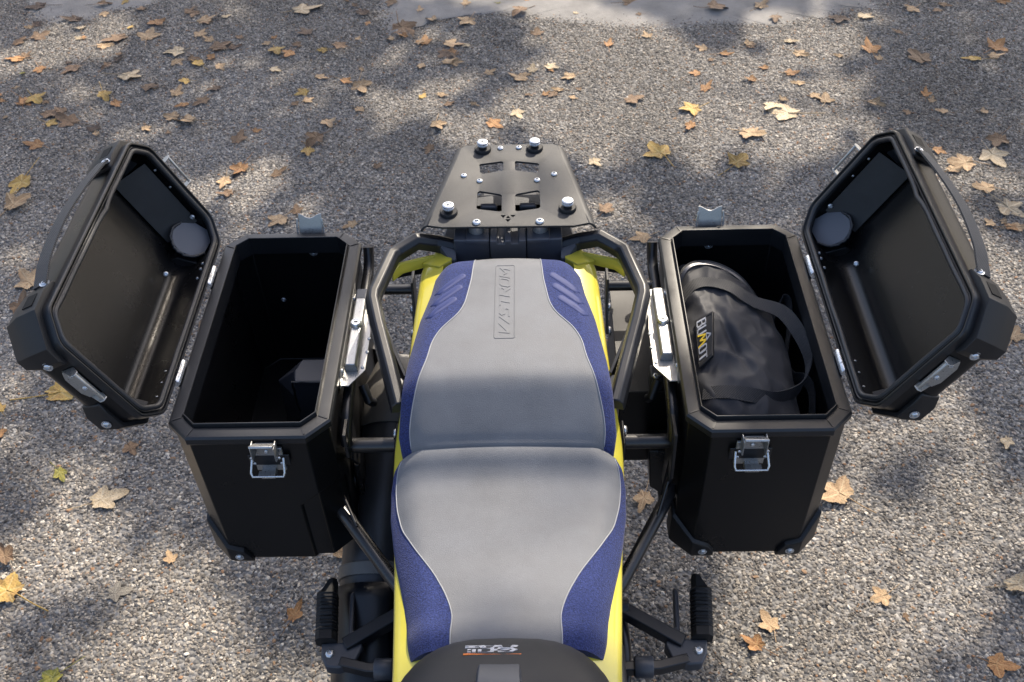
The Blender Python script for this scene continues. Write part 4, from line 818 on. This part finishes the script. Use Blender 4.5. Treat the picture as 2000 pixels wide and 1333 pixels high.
for c in LM:
    for k in range(6):
        me, ms = leaf_mesh(hash_ if False else (ord(c) * 7 + k * 13), [.35, .7, 1.1, .9, 1.4, .5][k]); me.materials.append(LM[c][1]); ms.materials.append(LM[c][1]); PROTO[c, k] = (me, ms)
LEAVES = """-2.094,3.196,0.088,d,80,14;-1.821,3.192,0.075,b,200,12;-1.894,3.064,0.098,d,150,40;-2.068,3.004,0.044,t,62,55;-1.846,2.981,0.058,p,160,58;-1.824,2.896,0.053,p,158,77;-2.009,2.913,0.084,b,75,75;-1.787,3.115,0.054,t,205,28;-1.721,3.221,0.05,y,248,5;-1.64,2.984,0.036,y,255,55;-1.541,3.025,0.097,o,305,45;-1.659,2.897,0.107,b,235,75;-1.713,2.826,0.071,t,200,92;-1.539,2.892,0.095,t,290,75;-1.419,3.111,0.074,b,370,25;-1.334,3.029,0.122,t,400,42;-1.253,3.057,0.049,p,440,35;-1.328,2.904,0.072,t,390,70;-1.271,2.858,0.059,t,412,80;-1.381,2.765,0.105,p,350,103;-1.372,2.687,0.057,t,345,122;-1.274,2.662,0.087,y,390,127;-1.229,2.792,0.117,b,425,95;-1.187,2.639,0.068,t,430,132;-1.54,2.583,0.108,p,250,150;-1.775,2.652,0.092,b,145,135;-2.025,2.731,0.088,o,38,118;-1.971,2.62,0.032,g,45,145;-1.435,2.494,0.089,b,290,172;-1.295,2.534,0.054,y,365,160;-1.313,2.44,0.07,t,345,185;-1.193,2.391,0.087,b,400,197;-1.59,2.44,0.084,y,205,188;-1.853,2.425,0.092,y,70,195;-1.977,2.411,0.048,o,5,200;-1.767,2.316,0.097,b,95,224;-1.736,2.252,0.064,y,100,242;-1.661,2.256,0.106,b,140,240;-1.562,2.201,0.063,d,183,255;-1.539,2.17,0.042,t,190,264;-1.735,2.108,0.079,o,75,285;-1.369,2.204,0.059,t,285,252;-1.217,2.24,0.102,t,370,240;-1.275,2.167,0.029,b,330,262;-1.011,2.115,0.099,b,465,275;-0.957,2.169,0.046,o,500,258;-0.983,2.76,0.084,y,540,100;-0.921,2.737,0.06,o,568,105;-0.907,2.807,0.047,b,580,88;-0.784,2.751,0.056,y,635,100;-0.733,2.791,0.093,b,662,90;-0.93,3.102,0.152,p,590,22;-0.966,2.606,0.054,p,535,138;-0.819,2.432,0.066,y,595,182;-0.799,2.369,0.056,t,600,199;-0.844,2.345,0.039,b,575,206;-0.775,2.543,0.058,t,625,152;-0.671,2.508,0.071,o,675,160;-0.608,2.475,0.101,t,705,168;-0.701,2.21,0.084,t,640,243;-0.723,2.104,0.103,b,620,275;-0.746,2.037,0.069,y,602,296;-0.598,2.304,0.043,t,700,215;-0.52,2.824,0.056,t,765,80;-0.487,2.931,0.131,b,785,55;-0.382,2.796,0.084,o,830,85;-0.278,2.783,0.093,t,880,87;-0.204,2.759,0.037,p,915,92;-0.254,2.627,0.068,t,888,125;-0.117,2.543,0.058,t,955,145;-0.365,2.377,0.048,y,825,192;-0.294,2.389,0.056,t,862,188;-0.265,2.319,0.056,b,875,207;-0.17,2.322,0.043,t,925,205;-0.296,2.189,0.092,t,855,245;-0.097,2.188,0.083,o,962,243;-0.315,2.041,0.065,b,840,290;-0.423,3.077,0.054,t,820,22;-0.228,3.123,0.079,t,910,10;-0.212,2.976,0.096,t,915,42;-0.085,3.126,0.034,g,975,8;0.013,3.042,0.087,b,1020,25;0.239,3.017,0.034,p,1125,28;0.471,3.098,0.11,b,1230,8;0.506,2.995,0.034,b,1250,30;0.819,3.026,0.12,b,1395,20;1.014,3.039,0.111,t,1485,15;1.059,2.933,0.071,b,1515,38;1.319,2.921,0.108,d,1640,38;1.421,2.929,0.099,p,1688,35;1.639,2.986,0.076,t,1785,20;1.736,2.972,0.043,b,1833,22;2.012,3.031,0.077,o,1955,6;0.361,2.742,0.074,o,1190,90;0.076,2.848,0.07,b,1050,68;0.052,2.555,0.058,p,1040,140;0.122,2.583,0.081,p,1075,132;0.012,2.499,0.093,t,1020,155;0.199,2.499,0.075,t,1115,153;0.157,2.407,0.056,t,1095,178;0.098,2.377,0.047,o,1065,187;0.031,2.379,0.03,b,1030,187;0.415,2.328,0.089,b,1232,197;-0.008,2.256,0.059,p,1010,222;0.734,2.697,0.055,t,1375,97;0.917,2.705,0.05,b,1465,93;0.808,2.649,0.059,o,1415,108;0.747,2.604,0.036,b,1388,120;1.075,2.739,0.059,p,1540,83;1.383,2.656,0.09,o,1702,100;1.556,2.577,0.106,b,1800,118;1.866,2.655,0.103,o,1945,95;1.759,2.568,0.084,y,1905,118;1.834,2.588,0.067,t,1940,112;0.949,2.536,0.049,o,1495,135;1.034,2.491,0.066,o,1543,146;0.683,2.505,0.048,o,1362,146;0.7,2.393,0.073,o,1378,176;1.063,2.418,0.056,t,1565,165;1.093,2.333,0.059,t,1590,188;1.126,2.293,0.076,t,1612,199;0.934,2.269,0.097,p,1512,208;0.976,2.212,0.125,p,1540,224;0.639,2.256,0.097,y,1355,215;0.617,2.148,0.078,o,1350,247;0.809,2.092,0.11,t,1460,262;1.293,2.266,0.075,t,1705,205;1.405,2.199,0.037,b,1775,223;1.509,2.275,0.042,t,1820,200;1.534,2.204,0.054,t,1845,220;1.667,2.193,0.045,t,1920,222;1.664,2.019,0.092,b,1950,275;0.49,1.976,0.123,y,1290,302;0.744,1.905,0.102,y,1440,322;0.257,1.934,0.071,p,1160,318;0.279,1.654,0.071,b,1182,415;0.393,1.518,0.072,t,1258,465;1.437,1.964,0.051,o,1830,295;1.513,1.885,0.109,t,1888,320;1.611,1.927,0.109,p,1937,305;1.453,1.843,0.073,t,1860,335;1.538,1.739,0.086,t,1930,370;1.565,1.634,0.11,p,1968,408;1.38,1.047,0.077,t,1978,660;1.237,0.669,0.058,p,1968,865;0.778,0.508,0.109,t,1640,970;1.114,0.248,0.103,p,1985,1150;0.813,0.23,0.056,t,1725,1167;0.848,0.181,0.025,b,1768,1205;1.007,0.064,0.066,o,1945,1300;0.55,0.159,0.055,t,1505,1225;0.512,0.114,0.057,o,1478,1262;-1.712,1.882,0.131,y,45,357;-1.688,1.742,0.123,t,30,405;-1.006,1.865,0.086,t,440,355;-0.979,1.791,0.073,b,447,380;-0.835,1.895,0.067,b,540,343;-0.778,1.639,0.093,t,548,432;-0.731,1.684,0.06,b,580,415;-0.964,1.939,0.096,o,472,330;-1.5,1.348,0.123,t,60,555;-1.488,1.232,0.106,b,42,605;-1.497,1.457,0.054,t,85,510;-1.257,0.89,0.132,y,120,768;-1.401,0.829,0.047,y,3,802;-1.369,0.75,0.036,o,5,845;-1.011,0.692,0.066,b,255,875;-1.169,0.611,0.067,g,118,925;-1.035,0.521,0.094,p,200,980;-0.819,0.347,0.04,t,335,1095;-0.928,0.259,0.061,k,225,1160;-1.175,0.262,0.111,y,18,1160;-1.211,0.352,0.084,b,15,1095;-1.003,0.053,0.069,g,105,1325;-0.505,0.196,0.067,o,575,1205;0.304,0.503,0.089,t,1258,978;-0.913,1.141,0.073,b,402,640;-0.972,1.358,0.07,o,395,545;-0.488,1.923,0.051,b,738,330;-0.537,1.611,0.056,t,690,440;0.236,1.115,0.049,b,1175,640;-0.427,0.356,0.046,t,660,1085;-0.632,2.974,0.041,o,719,46;-0.361,2.982,0.073,t,845,42;-1.635,2.66,0.06,b,214,131;-0.548,3.162,0.073,b,766,5;-0.655,3.061,0.075,d,713,27;-1.81,2.896,0.034,o,164,76;-1.616,2.741,0.04,b,234,111;-2.054,3.033,0.055,d,72,48;-1.009,2.861,0.034,o,535,76;-0.266,2.71,0.063,o,883,104;-1.912,2.652,0.067,o,78,136;-0.619,2.594,0.042,t,705,137;-0.66,2.837,0.035,t,699,78;-1.887,2.413,0.074,o,50,198;-1.026,2.822,0.041,t,524,85;-1.162,2.475,0.065,d,425,173;-1.922,2.296,0.032,t,11,231;-2.079,2.871,0.075,b,35,85;-1.615,2.708,0.055,d,230,119;-2.007,2.756,0.061,b,50,111;-1.813,2.691,0.031,d,132,125;-0.383,2.611,0.064,t,823,130;-2.003,2.46,0.037,o,0,187;-0.74,3.173,0.03,b,680,4;-0.878,2.899,0.069,d,599,66;-1.799,2.399,0.041,b,92,201;-0.703,3.132,0.037,b,694,13;-1.89,2.393,0.06,o,45,204;-1.28,2.274,0.062,t,341,230;-1.31,2.692,0.057,b,375,119;-1.228,2.776,0.054,b,424,98;-1.312,3.009,0.057,b,408,46;-1.958,2.51,0.03,t,32,173;-0.47,2.853,0.061,o,790,72;-1.388,3.099,0.06,b,382,27;-1.233,2.706,0.061,o,414,115;-1.26,2.36,0.059,o,362,206;-1.532,2.381,0.069,o,225,203;-1.148,2.872,0.039,b,471,75;-0.288,2.702,0.075,d,873,106;-0.26,2.693,0.059,d,886,108;-1.168,2.788,0.069,d,453,95;-0.284,2.634,0.068,t,873,123;-1.632,3.143,0.06,b,278,20;-1.717,2.334,0.061,b,123,218;-0.404,2.804,0.055,t,819,83;1.094,2.642,0.069,t,1558,106;0.123,2.556,0.036,o,1075,138;0.201,2.348,0.033,t,1118,193;1.399,2.586,0.047,t,1719,117;0.522,2.805,0.059,t,1265,73;1.768,3.019,0.064,b,1841,11;0.886,2.451,0.054,o,1470,158;0.037,3.144,0.031,o,1030,2;0.133,2.385,0.059,b,1082,184;1.5,2.319,0.058,o,1808,187;0.23,2.402,0.034,b,1133,178;0.971,2.302,0.047,t,1528,198;0.022,2.525,0.039,t,1025,148;1.53,2.79,0.051,b,1757,65;0.911,2.724,0.055,t,1460,88;1.254,2.612,0.039,t,1642,112;1.484,1.547,0.045,t,1935,441;1.327,1.472,0.04,b,1850,472;1.551,1.53,0.067,t,1981,447;1.316,1.796,0.072,d,1787,352;1.214,1.842,0.03,b,1720,338;1.308,1.525,0.069,o,1829,452;1.349,1.651,0.071,b,1832,404;1.529,1.564,0.042,t,1960,434;1.24,1.533,0.031,b,1785,449;1.539,1.538,0.057,o,1971,444"""
rows = []
for r in LEAVES.split(';'):
    a = r.split(','); rows.append((float(a[0]), float(a[1]), float(a[2]), a[3], int(a[4]), int(a[5])))
def where(px, py):
    if py < 70: return 'at the far edge, ' + ('top left' if px < 480 else 'top, left of centre' if px < 1000 else 'top, right of centre' if px < 1500 else 'top right')
    if py < 230: return ('far behind the left lid' if px < 480 else 'between left lid and rack, far back' if px < 820 else 'far behind the luggage rack' if px < 1240 else 'between rack and right lid, far back' if px < 1640 else 'far behind the right lid')
    if py < 480: return ('left of the upright left lid' if px < 260 else 'behind the left case' if px < 660 else 'just behind the luggage rack' if px < 1200 else 'behind the right case' if px < 1700 else 'right of the upright right lid')
    if py < 700: return 'beside the left lid strap' if px < 300 else 'under the left hinge gap' if px < 500 else 'under the tail' if px < 1400 else 'beside the right lid corner'
    if py < 900: return 'below the left lid corner' if px < 600 else 'below the right lid corner'
    return ('left foreground by the frame edge' if px < 150 else 'left foreground below the left case' if px < 500 else 'beside the left footpeg' if px < 700 else 'between seat and right case' if px < 1300 else 'beside the right footpeg' if px < 1600 else 'right foreground')
rgl = random.Random(21); lab = []
for i, (x, y, sz, c, px, py) in enumerate(rows):
    s_ = 'large' if sz > .095 else 'small' if sz < .055 else 'medium'
    lab.append('%s %s maple leaf %s' % (s_, LM[c][0], where(px, py)))
cnt = {}
for i, l in enumerate(lab): cnt.setdefault(l, []).append(i)
ORD = ['first', 'second', 'third', 'fourth', 'fifth', 'sixth', 'seventh', 'eighth', 'ninth', 'tenth', 'eleventh', 'twelfth']
for l, idx in list(cnt.items()):
    if len(idx) > 1:
        for k, i in enumerate(sorted(idx, key=lambda i: rows[i][4])): lab[i] = '%s, %s from left' % (l, ORD[k])
for i, (x, y, sz, c, px, py) in enumerate(rows):
    me, ms = PROTO[c, rgl.randrange(6)]; o = bpy.data.objects.new('maple_leaf', me); COL.objects.link(o)
    k = sz / 1.5; o.location = (x, y, .0045); o.rotation_euler = (rgl.uniform(-.14, .14), rgl.uniform(-.14, .14), rgl.uniform(0, 6.28)); o.scale = (k * rgl.uniform(.6, 1.1), k * rgl.uniform(.85, 1.1), k * rgl.uniform(.35, .95))
    tag(o, lab[i], 'leaf', 'fallen maple leaves on the asphalt')
    st = bpy.data.objects.new('stalk', ms); COL.objects.link(st); st.parent = o

# ------------------------------------------------------------------ unseen maple added to dapple the sunlight, crown gaps placed for sun patches
M_crown = mat('crown_leaf', (.080, .082, .052), .6, spec=.3, var=.4, vscale=3)
tt = M_crown.node_tree; tr = tt.nodes.new('ShaderNodeBsdfTranslucent'); tr.inputs[0].default_value = (.15, .155, .08, 1); mixs = tt.nodes.new('ShaderNodeMixShader'); mixs.inputs[0].default_value = .35
tt.links.new(tt.nodes['Principled BSDF'].outputs[0], mixs.inputs[1]); tt.links.new(tr.outputs[0], mixs.inputs[2]); tt.links.new(mixs.outputs[0], tt.nodes['Material Output'].inputs[0])
TX, TY = 7.2, 8.6
tree = thing('unseen_maple', (TX, TY, 0), 'unseen maple added to dapple the light, crown gaps shaped for sun patches', 'tree')
m = MB(); m.tube(catmull([(TX, TY, -.1), (TX - .05, TY - .1, 1.5), (TX - .2, TY - .3, 3.2), (TX - .6, TY - .9, 5.2), (TX - 1.0, TY - 1.6, 7.2), (TX - 1.2, TY - 2.2, 9.0)], 5), [max(.04, .26 - .0088 * i) for i in range(26)], 12)
rt = random.Random(3); tips = []
for k in range(12):
    a = rt.uniform(2.0, 4.3); z0 = rt.uniform(3.4, 7.2); b0 = V((TX - .2 - (z0 - 3.2) * .2, TY - .3 - (z0 - 3.2) * .3, z0)); ln = rt.uniform(2.2, 4.2); e = b0 + V((cos(a) * ln, sin(a) * ln - .8, ln * .35))
    m.tube(catmull([b0, b0.lerp(e, .5) + V((0, 0, .25)), e], 4), [.06 - .0065 * i for i in range(9)], 7)
m.build('trunk', M_bark, tree, ang=60)
OPEN = [(-.12, 2.72, .24, -1.2), (.62, 2.25, .40, 1.0), (.14, 2.97, .30, 1.3), (.98, 2.26, .32, .9), (-.55, 2.30, .34, .9), (1.08, 2.75, .28, .9), (1.4, 1.75, .28, .8), (1.05, .55, .32, .6), (.62, .12, .28, .7), (1.25, .20, .22, .5), (-1.09, .50, .24, .8), (.30, 2.52, .33, 1.0), (-.1, 1.95, .25, .7), (-1.0, 1.75, .22, .6), (-1.2, .12, .2, .5), (-.75, .18, .24, .7), (-1.5, .9, .2, .5),
        (-.39, -.39, .34, 1.2), (-.36, -.95, .40, .9), (-.25, -.62, .20, .9), (1.45, 1.25, .3, .6), (-1.05, -.80, .40, -.8), (1.45, .75, .22, .5), (-1.9, 2.9, .3, .5)]  # crown gaps and thick spots placed to steer sun patches and shade
def open_field(gx, gy):
    f = .75 * noise.noise(V((gx * 2.0, gy * 2.0, 9.1))) + .45 * noise.noise(V((gx * 9.0, gy * 9.0, 5.3))) + .75 * noise.noise(V((gx * 4.6, gy * 4.6, 2.7)))
    for ox, oy, r, k in OPEN: f += k * math.exp(-((gx - ox) ** 2 + (gy - oy) ** 2) / (r * r))
    return f
cv = []; cf = []; rc = random.Random(12); kept = 0; CC_ = V((.2, 1.1, 0)) + SUN * (5.6 / SUN.z)
for k in range(52000):
    while True:
        q = V((rc.uniform(-1, 1), rc.uniform(-1, 1), rc.uniform(-1, 1)))
        if q.length < 1: break
    p = CC_ + V((q.x * 4.0, q.y * 4.2, q.z * 1.5)); gz = p - SUN * (p.z / SUN.z)
    if open_field(gz.x, gz.y) > .42 + rc.uniform(-.05, .05): continue
    if noise.noise(p * 1.1) < -.28: continue
    sz = rc.uniform(.045, .085); rot = Matrix.Rotation(rc.uniform(0, 6.28), 3, 'Z') @ Matrix.Rotation(rc.uniform(-.9, .9), 3, 'X') @ Matrix.Rotation(rc.uniform(-.9, .9), 3, 'Y'); b = len(cv)
    cv += [p + rot @ V(v) * sz for v in ((0, -1, 0), (.8, -.2, .1), (.25, .3, 0), (0, 1, .15), (-.25, .3, 0), (-.8, -.2, .1))]; cf += [(b, b + 1, b + 2, b + 4, b + 5), (b + 2, b + 3, b + 4)]
me = bpy.data.meshes.new('crown'); me.from_pydata([v - V((TX, TY, 0)) for v in cv], [], cf); me.materials.append(M_crown); o = bpy.data.objects.new('crown', me); COL.objects.link(o); o.parent = tree
